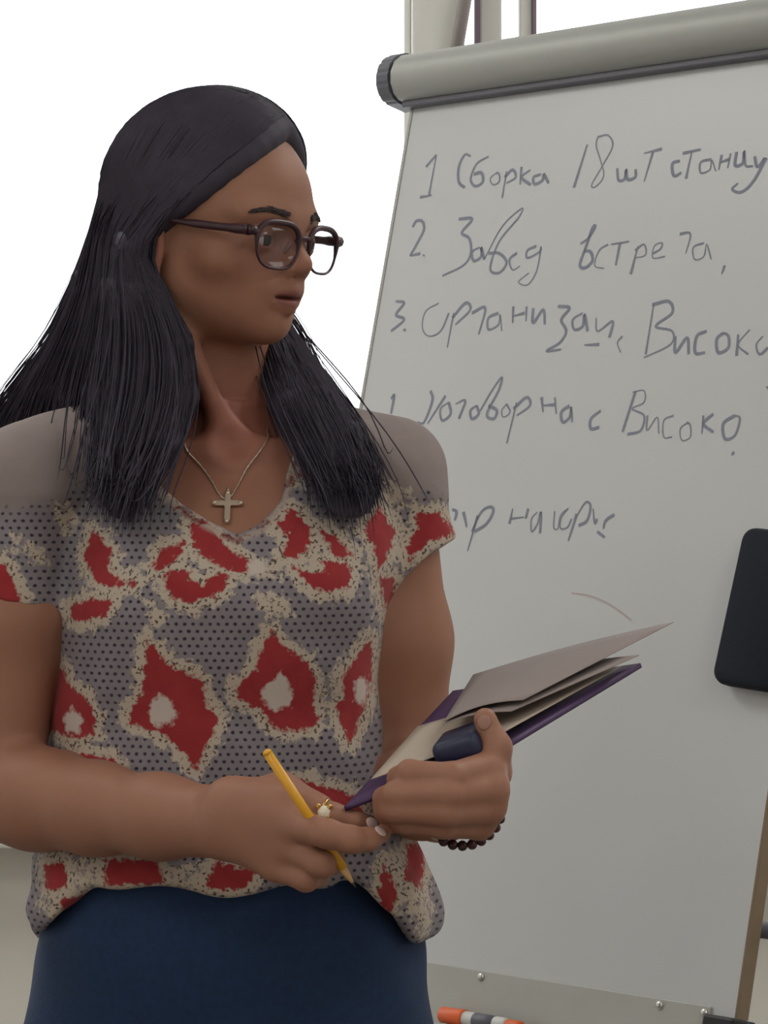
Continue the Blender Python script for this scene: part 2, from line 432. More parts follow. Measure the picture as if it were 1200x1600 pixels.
# easel legs and locking knob behind the board
def bpt(u, v, n): return B0+u*u_+v*v_+n*n_
def floor_pt(p): return np.array([p[0], p[1], 0.0])
for (uu, sx) in ((0.16, -.10), (0.50, .02)):
    top = bpt(uu, 0.9, -0.045); low = bpt(uu, -0.05, -0.045); foot = low+(low-top)/np.linalg.norm(low-top)*((low[2]-.008)/math.cos(PHI))
    foot = foot+u_*sx; foot[2] = 0.014
    tube('leg', [top, low, foot], 0.014, M_alu, fc)
top = bpt(0.35, 0.8, -0.05); foot = top - n_*np.array([1, 1, 0])*0.42 - u_*0.30; foot[2] = 0.014
tube('leg', [top, foot], 0.014, M_alu, fc)
tube('leg_brace', [bpt(0.10, 0.086, -0.060), bpt(0.70, 0.086, -0.060)], 0.009, M_greycap, fc)
tube('locking_knob', [bpt(0.695, 0.086, -0.06), bpt(0.70, 0.086, -0.06), bpt(0.775, 0.086, -0.06), bpt(0.778, 0.086, -0.06)], [0.0125, 0.0150, 0.0155, 0.012], M_felt, fc, 16)

def ribbon(strokes, wd, name, m, parent, lift):
    V = []; F = []
    for st in strokes:
        q = np.array([on_board(*p) for p in st])
        if len(q) > 2: q = smooth_path(q, 6*(len(q)-1)+1)
        t = np.gradient(q, axis=0); t /= np.linalg.norm(t, axis=1)[:, None]+1e-9
        nn = np.stack([-t[:, 1], t[:, 0]], 1)
        ws = wd*(0.75+0.35*np.sin(np.linspace(0.4, 2.6, len(q))+len(V)))
        b = len(V)
        for i in range(len(q)):
            for sgn in (1, -1):
                c = q[i]+sgn*nn[i]*ws[i]*0.5; V.append(bpt(c[0], c[1], lift))
        for i in range(len(q)-1):
            F.append((b+2*i, b+2*i+1, b+2*i+3, b+2*i+2))
    o = mesh_obj(name, V, F, m, parent, False); o['kind'] = 'stuff'
    return o
def crop(ox, oy, sc, strokes): return [[(ox+sc*x, oy+sc*y) for (x, y) in s] for s in strokes]
L1 = [[(55,130),(90,90)],[(90,90),(65,225)],[(35,232),(75,225)],
 [(205,95),(185,90),(165,130),(165,180),(185,200)],[(265,95),(225,120),(205,170),(220,195),(245,180),(240,150),(215,155)],
 [(290,150),(270,170),(280,190),(300,180),(300,155),(290,150)],[(325,145),(310,235)],[(318,165),(345,140),(355,165),(325,185)],
 [(375,130),(370,190)],[(405,140),(375,165),(405,190)],[(440,155),(415,165),(420,188),(445,175),(450,155),(465,185)],
 [(595,55),(550,200)],[(630,30),(665,25),(680,60),(650,120),(610,190),(625,195),(650,160),(640,110),(625,60),(630,30)],
 [(695,135),(700,175),(720,170),(725,140),(730,172),(755,165),(757,138)],[(785,85),(845,70)],[(815,80),(785,180)],
 [(905,110),(880,120),(885,160),(910,150)],[(915,85),(975,72)],[(945,80),(925,170)],[(1010,105),(975,115),(975,150),(1005,140),(1012,108),(1025,145)],
 [(1045,90),(1035,140)],[(1040,115),(1070,105)],[(1075,85),(1065,135)],[(1095,80),(1090,125),(1115,118),(1120,78),(1125,125),(1150,128)],
 [(1155,95),(1165,130),(1190,100)],[(1195,100),(1150,180),(1110,215),(1080,205),(1100,185)]]
L2 = [[(10,332),(22,312),(42,312),(48,340),(26,385),(2,428)],[(2,428),(36,420)],[(45,424),(51,430)],
 [(165,305),(210,305),(175,350),(200,370),(205,420),(180,460),(110,495)],[(235,400),(210,415),(215,445),(240,430),(240,400),(250,440)],
 [(250,440),(310,330),(375,270),(365,300),(300,380),(270,470),(300,485),(325,450),(300,420),(265,420)],
 [(360,418),(335,440),(345,475),(370,462)],[(425,395),(395,410),(395,435),(435,415),(440,400),(425,480),(395,525),(365,515),(400,485)],
 [(572,388),(600,368),(622,330),(612,335),(590,400),(570,458),(588,468),(612,445),(606,415),(582,412)],[(665,390),(635,410),(620,460),(650,470)],
 [(675,390),(735,380)],[(705,385),(690,460)],[(765,395),(740,490)],[(755,410),(785,390),(790,425),(755,435)],
 [(815,420),(840,405),(845,385),(820,395),(815,435),(855,430)],[(905,355),(940,355),(925,420)],
 [(985,385),(950,400),(955,440),(985,430),(995,390),(1010,440)],[(1055,460),(1045,490)]]
L3 = [[(75,60),(100,65),(75,100),(100,115),(60,150)],[(98,145),(104,148)],[(205,65),(165,90),(155,140),(175,165),(210,150),(235,95)],
 [(250,95),(230,200)],[(245,110),(285,65),(300,85),(255,130)],[(305,95),(345,80),(325,160)],
 [(385,95),(355,110),(355,145),(385,130),(390,100),(395,150)],[(430,75),(428,125)],[(428,105),(465,95)],[(470,75),(468,120)],
 [(490,80),(490,125),(520,85),(525,130)],[(565,75),(600,80),(575,115),(590,150),(570,185),(530,210),(575,205)],
 [(640,95),(610,115),(615,145),(640,135),(645,100),(655,150)],[(680,110),(685,150),(730,120),(720,170)],[(645,192),(690,190)],
 [(760,165),(745,185),(755,215)],[(855,65),(830,220)],[(850,70),(900,60),(910,95),(860,135),(910,150),(905,190),(825,230)],
 [(920,165),(920,215),(955,170),(960,220)],[(1015,150),(985,165),(980,215),(1010,215)],[(1065,155),(1045,175),(1050,215),(1080,200),(1080,165),(1065,155)],
 [(1110,160),(1105,225)],[(1145,145),(1110,190),(1140,220)],[(1185,165),(1165,190),(1175,220),(1200,200)],[(1195,318),(1202,322)]]
L4 = [[(60,355),(70,345),(60,400)],[(180,330),(185,360),(160,425),(140,425)],[(225,345),(170,430)],[(235,365),(210,385),(215,420),(240,400),(235,365)],
 [(255,370),(285,360),(265,415)],[(320,375),(300,390),(305,415),(325,400),(320,375)],[(330,390),(365,330),(395,290),(385,330),(350,400),(370,415),(380,390),(355,375)],
 [(410,370),(395,390),(400,410),(420,395),(410,370)],[(440,365),(410,490)],[(430,385),(470,350),(480,375),(440,405)],
 [(515,350),(520,395)],[(520,375),(555,372)],[(555,350),(560,400)],[(600,375),(575,395),(580,425),(600,410),(605,380),(608,425)],
 [(695,390),(665,415),(665,445),(690,440)],[(800,330),(760,455)],[(790,335),(825,330),(825,365),(790,385),(825,405),(815,450),(775,462)],
 [(835,405),(835,450),(865,410),(870,460)],[(915,405),(885,420),(885,470),(910,470)],[(960,425),(935,445),(940,480),(965,470),(965,435),(955,425)],
 [(1005,405),(1000,460)],[(1035,400),(1005,430),(1035,455)],[(1100,405),(1065,430),(1070,475),(1100,465),(1115,415),(1100,405)],[(1098,515),(1090,525)]]
L5 = [[(100,135),(125,150),(115,200)],[(165,150),(175,190),(185,240)],[(250,170),(190,380)],[(215,265),(270,150),(325,120),(340,150),(300,220),(230,265)],
 [(455,130),(435,220)],[(440,190),(520,180)],[(545,130),(530,190)],[(600,150),(565,190),(565,265),(600,220),(620,150),(615,275)],
 [(700,145),(695,240),(720,245),(735,170),(780,130),(740,180),(735,245),(775,240),(800,190)],[(830,160),(780,320)],[(820,190),(880,95),(910,115),(890,200),(840,230)],
 [(925,130),(935,215),(950,190)],[(985,250),(1000,200),(1050,165)],[(950,265),(995,300)]]
for o_, L in (((640, 200, .4667), L1), ((640, 200, .4667), L2), ((580, 440, .5167), L3), ((580, 440, .5167), L4), ((680, 760, .2667), L5)):
    ribbon(crop(*o_, L), 0.0036, 'handwriting', M_ink, board, 0.0004)
ribbon(crop(680, 760, .2667, [[(800,625),(900,640),(1000,680),(1080,730),(1150,785)]]), 0.0018, 'handwriting', M_inkred, board, 0.0004)

# board wiper
qa = on_board(1170, 828); qb = on_board(1118, 1070)
cw = (qa+qb)/2; hgt = np.linalg.norm(qa-qb); ang = math.atan2(-(qa-qb)[0], (qa-qb)[1])
MW = MB @ Matrix.Translation((cw[0], cw[1], 0.0)) @ Matrix.Rotation(ang, 4, 'Z')
wp = empty('board_wiper', tuple(bpt(cw[0]+.05, cw[1], 0)))
tag(wp, 'black padded wiper stuck upright on the whiteboard at its side edge', 'wiper')
def rrect(bm, x0, x1, y0, y1, z0, z1, r, crown):
    ring = []
    for cx, cy, a0 in ((x1-r, y1-r, 0), (x0+r, y1-r, 90), (x0+r, y0+r, 180), (x1-r, y0+r, 270)):
        for k in range(7):
            a = math.radians(a0+15*k); ring.append((cx+r*math.cos(a), cy+r*math.sin(a)))
    mx, my = (x0+x1)/2, (y0+y1)/2
    lv = [[bm.verts.new((mx+(x-mx)*s, my+(y-my)*(1-(1-s)*.6), z)) for x, y in ring] for s, z in ((1, z0), (1, z1-crown), (.97, z1-crown*.35), (.90, z1))]
    n = len(ring)
    for a, b in zip(lv[:-1], lv[1:]):
        for k in range(n): bm.faces.new((a[k], a[(k+1) % n], b[(k+1) % n], b[k]))
    bm.faces.new(lv[0][::-1]); bm.faces.new(lv[-1])
for nm, z0, z1, ins, cr, mm in (('felt_pad', .0004, .008, .003, .001, M_black), ('wiper_grip', .008, .026, 0, .008, M_felt)):
    bm = bmesh.new(); rrect(bm, .012+ins, .115-ins, -hgt/2+ins, hgt/2-ins, z0, z1, .014, cr); bm.transform(MW)
    o = bm_obj(nm, bm, mm, wp, True); o.modifiers.new('edges', 'EDGE_SPLIT').split_angle = math.radians(60)

# marker on the ledge
mk0 = bpt(QM[0], QM[1], 0.022); mdir = u_
def lathe(name, prof, o, d, m, parent, sides=16):
    pts = [o+d*s for s, r in prof]; return tube(name, pts, [r for s, r in prof], m, parent, sides)
mk = empty('marker_pen', tuple(mk0)); tag(mk, 'white marker pen with orange cap lying on the flipchart ledge', 'marker')
lathe('barrel', [(0.036, .0082), (0.095, .0082), (0.100, .0075)], mk0, mdir, M_white, mk)
lathe('pen_cap', [(0.0, .006), (0.002, .0088), (0.034, .0095), (0.036, .0093)], mk0, mdir, M_orange, mk)
lathe('end_plug', [(0.100, .0075), (0.118, .0075), (0.121, .005)], mk0, mdir, M_orange, mk)
lathe('barrel_print', [(0.052, .0084), (0.082, .0084)], mk0, mdir, M_greycap, mk)

# ------------------------------------------------------------------ the woman: body
def rows(tab):
    return [((CAMZ-(py-800)/FPX*2.5), (xl-600)/FPX*2.5, (xr-600)/FPX*2.5, yf, yb) for py, xl, xr, yf, yb in tab]
TORSO = rows([
 (640, 290, 400, 2.475, 2.600), (680, 200, 480, 2.462, 2.612), (720, 120, 570, 2.442, 2.625), (780, 98, 622, 2.415, 2.635),
 (850, 90, 630, 2.388, 2.640), (920, 92, 615, 2.370, 2.635), (1010, 88, 597, 2.376, 2.625), (1110, 78, 594, 2.392, 2.620),
 (1190, 68, 606, 2.394, 2.620), (1280, 64, 632, 2.386, 2.625), (1345, 52, 666, 2.372, 2.635), (1400, 44, 684, 2.366, 2.640),
 (1450, 50, 686, 2.368, 2.640), (1500, 66, 672, 2.376, 2.635)])
HIPS = rows([
 (1260, 100, 600, 2.402, 2.615), (1385, 82, 628, 2.388, 2.630), (1450, 62, 656, 2.384, 2.642), (1530, 48, 668, 2.386, 2.655),
 (1610, 38, 673, 2.392, 2.662), (1700, 38, 670, 2.404, 2.655), (1800, 52, 656, 2.425, 2.640), (1900, 95, 612, 2.455, 2.610), (1960, 160, 545, 2.48, 2.585)])
HEAD_O = P(314, 395, 2.50)
YAW, PITCH, ROLL = math.radians(57), math.radians(6), math.radians(0)
fwd = np.array([math.sin(YAW)*math.cos(PITCH), -math.cos(YAW)*math.cos(PITCH), -math.sin(PITCH)])
lft = np.array([math.cos(YAW), math.sin(YAW), 0.0])
upv = np.cross(lft, fwd); upv = -upv if upv[2] < 0 else upv
HR = np.stack([lft, fwd, upv], 1)                   # columns: left, forward, up
def Hd(x, y, z): return HEAD_O+HR@np.array([x, y, z], float)
def hell(c, r): return Ell(Hd(*c), r, HR)
def hcone(a, b, ra, rb): return Cone(Hd(*a), Hd(*b), ra, rb)

H = 0.0021
B = Field((-0.385, 2.10, 0.93), (0.155, 2.69, 1.70), H)
B.add(Loft([r for r in TORSO if r[0] > P(0, 1285, 2.5)[2]], 0.007), 0)
B.add(Loft(HIPS, 0.008), .01)
# neck, shoulders, collar bones
B.add(Cone(P(322, 735, 2.545), P(330, 500, 2.535), .056, .052), .03)
B.add(Cone(P(325, 660, 2.55), P(605, 745, 2.53), .036, .038), .03)
B.add(Cone(P(320, 660, 2.55), P(50, 756, 2.475), .036, .038), .03)
B.add(Cone(P(375, 708, 2.452), P(560, 690, 2.49), .008, .009), .022)
B.add(Cone(P(350, 708, 2.448), P(160, 690, 2.455), .008, .009), .022)
B.add(Cone(P(372, 704, 2.458), Hd(-.050, -.005, -.03), .006, .010), .035)     # neck muscle on the near side
B.sub(Ell(P(365, 690, 2.438), (.012, .010, .012)), .015)                     # notch above the breastbone
# her right arm (toward the picture's left edge)
B.add(Cone(P(48, 756, 2.475), P(14, 960, 2.465), .041, .0445), .02)
B.add(Cone(P(14, 960, 2.465), P(-14, 1225, 2.465), .0445, .039), .02)
arm = [(-15, 1238, 2.46, .040), (60, 1249, 2.425, .0385), (150, 1263, 2.385, .0345), (250, 1276, 2.335, .0305), (350, 1286, 2.282, .0275)]
for a, b in zip(arm[:-1], arm[1:]): B.add(Cone(P(*a[:3]), P(*b[:3]), a[3], b[3]), .02)
def chain(pts, k=.006, tmp=None):
    f = tmp or B
    for a, b in zip(pts[:-1], pts[1:]): f.add(Cone(P(*a[:3]), P(*b[:3]), a[3], b[3]), k)
# right hand
wr = P(352, 1286, 2.280)
for (px, py, Y, r) in ((450, 1250, 2.243, .0125), (462, 1288, 2.229, .0135), (452, 1325, 2.237, .0135), (430, 1352, 2.247, .0125)):
    B.add(Cone(P(365, 1270+(py-1288)*.45, 2.272), P(px, py, Y), .0195, r), .014)
chain([(375, 1255, 2.285, .016), (440, 1238, 2.268, .014), (500, 1262, 2.252, .0105)], .010)            # thumb behind
chain([(450, 1250, 2.243, .0118), (520, 1275, 2.230, .0098), (556, 1285, 2.232, .0085), (588, 1290, 2.240, .0068)], .004)   # index
chain([(462, 1290, 2.229, .0125), (512, 1303, 2.1985, .0108), (548, 1312, 2.196, .0102), (574, 1312, 2.206, .0088), (596, 1304, 2.222, .0068)], .004)   # middle
chain([(452, 1325, 2.237, .0120), (503, 1350, 2.214, .0102), (520, 1347, 2.240, .009), (490, 1338, 2.262, .0075)], .004)    # ring
chain([(430, 1352, 2.247, .0115), (478, 1374, 2.226, .0092), (496, 1370, 2.248, .008), (468, 1360, 2.266, .0068)], .004)    # little
# her left arm
B.add(Cone(P(605, 745, 2.53), P(622, 1000, 2.535), .0375, .0435), .02)
B.add(Cone(P(622, 1000, 2.535), P(634, 1215, 2.545), .0435, .037), .02)
arm = [(640, 1228, 2.535, .038), (660, 1236, 2.46, .0365), (688, 1246, 2.38, .0315), (714, 1250, 2.298, .0255)]
for a, b in zip(arm[:-1], arm[1:]): B.add(Cone(P(*a[:3]), P(*b[:3]), a[3], b[3]), .02)
# left fist
mcp = [(762, 1200, 2.226, .0125), (768, 1232, 2.219, .0130), (764, 1262, 2.222, .0125), (748, 1288, 2.231, .0115)]
for q in mcp: B.add(Cone(P(722, 1246+(q[1]-1246)*.35, 2.284), P(*q[:3]), .019, q[3]), .012)
B.add(Cone(P(690, 1240, 2.262), P(735, 1262, 2.255), .017, .017), .012)
chain([mcp[0], (706, 1214, 2.196, .0108), (640, 1208, 2.205, .0098), (624, 1216, 2.226, .0088), (655, 1226, 2.240, .0075)], .004)
chain([mcp[1], (700, 1242, 2.190, .0110), (618, 1242, 2.202, .0100), (602, 1248, 2.222, .0090), (640, 1252, 2.240, .0075)], .004)
chain([mcp[2], (696, 1270, 2.191, .0105), (617, 1265, 2.204, .0096), (603, 1268, 2.222, .0086), (640, 1272, 2.240, .0072)], .004)
chain([mcp[3], (692, 1290, 2.203, .0095), (634, 1285, 2.212, .0086), (620, 1285, 2.228, .0078), (650, 1286, 2.243, .0066)], .004)
chain([(738, 1240, 2.274, .0165), (770, 1205, 2.244, .0130), (776, 1168, 2.234, .0104), (758, 1124, 2.236, .0088)], .008)

# head
B.add(hell((0, .004, .045), (.0715, .084, .081)), .02)
B.add(hell((0, .036, .043), (.0605, .060, .058)), .015)
B.add(hell((0, .043, -.014), (.0525, .053, .056)), .02)
for sx in (-1, 1):
    B.add(hcone((sx*.040, .016, -.025), (sx*.009, .069, -.0515), .0125, .0125), .022)
    B.add(hcone((sx*.049, .010, -.002), (sx*.040, .016, -.025), .013, .0125), .02)
    B.add(hell((sx*.046, .056, -.004), (.0165, .019, .015)), .018)
    B.add(hcone((sx*.046, .074, .0345), (sx*.010, .0880, .0325), .0092, .0092), .014)
B.add(hell((0, .038, -.031), (.038, .044, .030)), .02)
B.add(hell((0, .0775, -.0560), (.0130, .0120, .0115)), .014)
for sx in (-1, 1):
    B.sub(hell((sx*.031, .098, .0135), (.0175, .0140, .0115)), .012)
B.add(hcone((0, .0875, .029), (0, .1000, -.001), .0072, .0080), .012)
B.add(hell((0, .1030, -.0045), (.0098, .0098, .0088)), .008)
for sx in (-1, 1):
    B.add(hell((sx*.0120, .0945, -.0080), (.0065, .0095, .0070)), .006)
    B.sub(hell((sx*.0056, .0985, -.0145), (.0030, .0050, .0028)), .003)
    B.add(hell((sx*.031, .0790, .0140), (.0138, .0134, .0134)), .003)        # lids over the eyeball
    B.sub(hell((sx*.0315, .0930, .0125), (.0120, .0075, .0040)), .0025)      # lid opening
B.add(hell((0, .087, -.0250), (.0215, .0125, .013)), .012)
B.add(hcone((-.017, .0875, -.0310), (0, .0955, -.0275), .0034, .0046), .006)
B.add(hcone((.017, .0875, -.0310), (0, .0955, -.0275), .0034, .0046), .006)
B.add(hcone((-.015, .0865, -.0352), (0, .0930, -.0384), .0038, .0062), .006)
B.add(hcone((.015, .0865, -.0352), (0, .0930, -.0384), .0038, .0062), .006)
B.sub(hell((0, .1000, -.0325), (.0215, .0130, .0012)), .0035)
for sx in (-1, 1):                                                           # ears
    B.add(Ell(Hd(sx*.0735, .002, .000), (.0065, .0150, .0290), HR), .005)
    B.sub(Ell(Hd(sx*.0808, .004, .002), (.0055, .0085, .0165), HR), .003)
    B.add(Ell(Hd(sx*.0740, .005, -.024), (.0055, .0080, .010), HR), .005)

def attr(o, name, vals):
    a = o.data.attributes.new(name, 'FLOAT', 'POINT'); a.data.foreach_set('value', np.asarray(vals, np.float32))
V, F = B.mesh()
M_skin = bpy.data.materials.new('warm_tan_skin'); M_skin.use_nodes = True
nt = M_skin.node_tree; bs = nt.nodes['Principled BSDF']
bs.inputs['Roughness'].default_value = 0.55; bs.inputs['Specular IOR Level'].default_value = 0.35
bs.inputs['Subsurface Weight'].default_value = 0.08; bs.inputs['Subsurface Radius'].default_value = (1.0, .4, .25); bs.inputs['Subsurface Scale'].default_value = 0.006
def N(nt, typ, **kw):
    n = nt.nodes.new(typ)
    for k, v in kw.items(): setattr(n, k, v)
    return n
def mixrgb(nt, fac, a, b):
    m = N(nt, 'ShaderNodeMix', data_type='RGBA')
    for sock, v in ((0, fac), (6, a), (7, b)):
        if isinstance(v, tuple): m.inputs[sock].default_value = v
        elif isinstance(v, (int, float)): m.inputs[sock].default_value = v
        else: nt.links.new(v, m.inputs[sock])
    return m.outputs[2]
tc = N(nt, 'ShaderNodeTexCoord'); nz = N(nt, 'ShaderNodeTexNoise'); nz.inputs['Scale'].default_value = 35; nz.inputs['Detail'].default_value = 5
nt.links.new(tc.outputs['Object'], nz.inputs['Vector'])
base = mixrgb(nt, nz.outputs['Fac'], srgb(146, 103, 84), srgb(160, 115, 94))
at = N(nt, 'ShaderNodeAttribute', attribute_name='lip'); base = mixrgb(nt, at.outputs['Fac'], base, srgb(124, 72, 70))
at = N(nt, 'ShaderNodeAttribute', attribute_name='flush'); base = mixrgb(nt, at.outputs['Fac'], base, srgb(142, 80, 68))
nt.links.new(base, bs.inputs['Base Color'])
n2 = N(nt, 'ShaderNodeTexNoise'); n2.inputs['Scale'].default_value = 420; nt.links.new(tc.outputs['Object'], n2.inputs['Vector'])
bp = N(nt, 'ShaderNodeBump'); bp.inputs['Strength'].default_value = 0.12; bp.inputs['Distance'].default_value = 0.001
nt.links.new(n2.outputs['Fac'], bp.inputs['Height']); nt.links.new(bp.outputs['Normal'], bs.inputs['Normal'])
person = fast_mesh('person', V, F, M_skin)
L = (V-HEAD_O)@HR
lipd = np.sqrt((L[:, 0]/.021)**2+((L[:, 2]+.0325)/.0100)**2)
attr(person, 'lip', np.clip((1-lipd)*3, 0, 1)*(L[:, 1] > .07)*0.75)
che = np.exp(-(((np.abs(L[:, 0])-.042)/.022)**2+((L[:, 2]+.012)/.022)**2))*(L[:, 1] > .02)
nosf = np.exp(-((L[:, 0]/.014)**2+((L[:, 2]+.004)/.014)**2))*(L[:, 1] > .088)
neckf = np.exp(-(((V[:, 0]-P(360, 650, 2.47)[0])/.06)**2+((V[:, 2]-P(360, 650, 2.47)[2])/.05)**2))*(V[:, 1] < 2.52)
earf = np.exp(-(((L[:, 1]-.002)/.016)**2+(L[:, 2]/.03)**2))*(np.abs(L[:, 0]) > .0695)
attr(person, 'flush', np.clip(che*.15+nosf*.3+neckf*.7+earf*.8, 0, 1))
tag(person, 'woman with long dark hair, glasses and red patterned shirt, looking aside, holding papers', 'person')

def part(o): o.parent = person; o.matrix_parent_inverse = Matrix.Identity(4); return o
# eyes
for sx in (-1, 1):
    bm = bmesh.new(); bmesh.ops.create_uvsphere(bm, u_segments=24, v_segments=16, radius=.0122)
    c = Hd(sx*.031, .0790, .0140)
    g = HR@np.array([0.02, 1, -.03]); g /= np.linalg.norm(g)
    for f in bm.faces:
        n = np.array(f.calc_center_median()); n /= np.linalg.norm(n); ca = n.dot(g)
        f.material_index = 2 if ca > .965 else (1 if ca > .86 else 0)
    bm.transform(Matrix.Translation(c)); part(bm_obj('eye', bm, [M_sclera, M_iris, M_pupil], None, True))
# eyebrows: short hairs standing on the skin
for sx in (-1, 1):
    VV = []; FF = []
    for i in range(170):
        t = rng.random(); wv = rng.normal()*.0016*(1-.55*t)
        a = np.array([sx*(.014+.034*t), .12, .0345+.0055*math.sin(t*2.2)-.004*t*t+wv])
        b = a+np.array([sx*.0065, 0, .0016-.0030*t])
        q, _ = B.project(np.array([Hd(a[0], .098-.35*max(0, abs(a[0])-.02), a[2]), Hd(b[0], .098-.35*max(0, abs(b[0])-.02), b[2])]), .0008, 6)
        v, f = tube_arrays([q[0], (q[0]+q[1])/2+(HR[:, 1]*.0006), q[1]], [.0005, .0005, .0002], 3)
        o = len(VV); VV += list(v); FF += [tuple(k+o for k in ff) for ff in f]
    part(mesh_obj('eyebrow', VV, FF, M_brow))

# ------------------------------------------------------------------ shirt
S = Field((-0.395, 2.30, 0.92), (0.10, 2.70, 1.50), 0.0025)
lt = Loft(TORSO, 0.0)
S.add(lt, 0)
def follow(f, x, y, z):
    sh = np.broadcast_shapes(x.shape, y.shape, z.shape)
    p = np.stack([np.broadcast_to(a, sh).ravel() for a in (x, y, z)], 1)
    b = B.sample(p).reshape(sh)-.0045
    b = b+np.clip((P(0, 775, 2.5)[2]-z)/.05, 0, 1)*.03
    b = np.maximum(b, z-P(0, 610, 2.5)[2])
    return smin(f, b, .006)
S.apply(follow, (P(-60, 0, 2.5)[0], 2.40, P(0, 870, 2.5)[2]), (P(720, 0, 2.5)[0], 2.66, P(0, 600, 2.5)[2]))
S.add(Cone(P(325, 655, 2.55), P(605, 745, 2.53), .044, .0415), .03)
S.add(Cone(P(320, 655, 2.55), P(50, 756, 2.475), .044, .043), .03)
SL = Field(S.lo, S.lo+S.h*(S.n-1), S.h)
def sleeve(a, b, ra, rb, p0, p1, Y):
    SL.F[:] = .05
    SL.add(Cone(a, b, ra, rb), 0)
    q0, q1 = P(*p0, Y), P(*p1, Y); e = q1-q0; n = np.array([-e[2], 0, e[0]]); n /= np.linalg.norm(n)
    if n[2] > 0: n = -n
    SL.apply(lambda f, x, y, z: np.maximum(f, (x-q0[0])*n[0]+(z-q0[2])*n[2]), S.lo, S.lo+S.h*S.n)
    S.F[:] = smin(S.F, SL.F, .016)
sleeve(P(605, 745, 2.53), P(632, 868, 2.528), .0415, .0460, (640, 890), (712, 838), 2.53)
sleeve(P(50, 756, 2.475), P(6, 960, 2.462), .0430, .0490, (-60, 930), (96, 946), 2.46)
# V neck opening
NECK = [(236, 560), (218, 680), (235, 750), (285, 788), (332, 816), (375, 836), (408, 822), (438, 780), (454, 725), (462, 690), (456, 560)]
def poly_sd(px, pz, poly):
    """signed distance (negative inside) of 2-D points to a polygon"""
    d = np.full(px.shape, 1e9); inside = np.zeros(px.shape, bool); n = len(poly)
    for i in range(n):
        x0, z0 = poly[i]; x1, z1 = poly[(i+1) % n]; ex, ez = x1-x0, z1-z0
        t = np.clip(((px-x0)*ex+(pz-z0)*ez)/(ex*ex+ez*ez+1e-12), 0, 1)
        d = np.minimum(d, (px-x0-t*ex)**2+(pz-z0-t*ez)**2)
        c = (z0 > pz) != (z1 > pz)
        inside ^= c & (px < ex*(pz-z0)/(ez if abs(ez) > 1e-12 else 1e-12)+x0)
    d = np.sqrt(d); return np.where(inside, -d, d)
def pl(poly, Y): return [(P(a, b, Y)[0], P(a, b, Y)[2]) for a, b in poly]
neck_p = pl(NECK, 2.43)
def cut_neck(f, x, y, z):
    d2 = poly_sd(np.broadcast_to(x, (x.shape[0], 1, z.shape[2])), np.broadcast_to(z, (x.shape[0], 1, z.shape[2])), neck_p)
    d = np.maximum(d2, y-2.54)
    return -smin(-f, d, .003)
S.apply(cut_neck, (-.22, 2.3, 1.26), (-.05, 2.7, 1.50))
# collar band round the V, hem cut and gathers
cx0 = P(365, 1400, 2.5)[0]
def hem(f, x, y, z):
    u = np.abs(x-cx0)/.17
    s = np.clip((u-.60)/.36, 0, 1); s = s*s*(3-2*s)
    right = (x > cx0)
    pyh = 1384+np.where(right, 108, 76)*s + 3*np.sin(x*40)
    zf = CAMZ-(pyh-800)/FPX*2.42
    zh = np.where(y < 2.5, zf, CAMZ-(1470-800)/FPX*2.5)
    return -smin(-f, -(zh-z), .016)
S.apply(hem, (-.40, 2.3, .92), (.1, 2.7, 1.10))
def wrinkle(f, x, y, z):
    g = np.clip((1.115-z)/.08, 0, 1)*np.clip((z-.94)/.03, 0, 1)                      # gathered waist
    dsp = g*(.0018*np.sin(x*118+4*np.sin(z*30+x*14)+y*60)+.0012*np.sin(x*61-y*80+z*40+2))
    g2 = np.clip((1.26-z)/.15, 0, 1)
    dsp = dsp+g2*.0016*np.sin(z*95+x*30+1.5*np.sin(x*40)+y*20)
    dsp = dsp+.0012*np.sin(x*55+z*70+y*33)*np.clip((z-1.16)/.1, 0, 1)
    return f-dsp
S.apply(wrinkle, S.lo, S.lo+S.h*S.n)
Vs, Fs = S.mesh()
M_shirt = bpy.data.materials.new('printed_jersey'); M_shirt.use_nodes = True
shirt = part(fast_mesh('shirt', Vs, Fs, M_shirt))
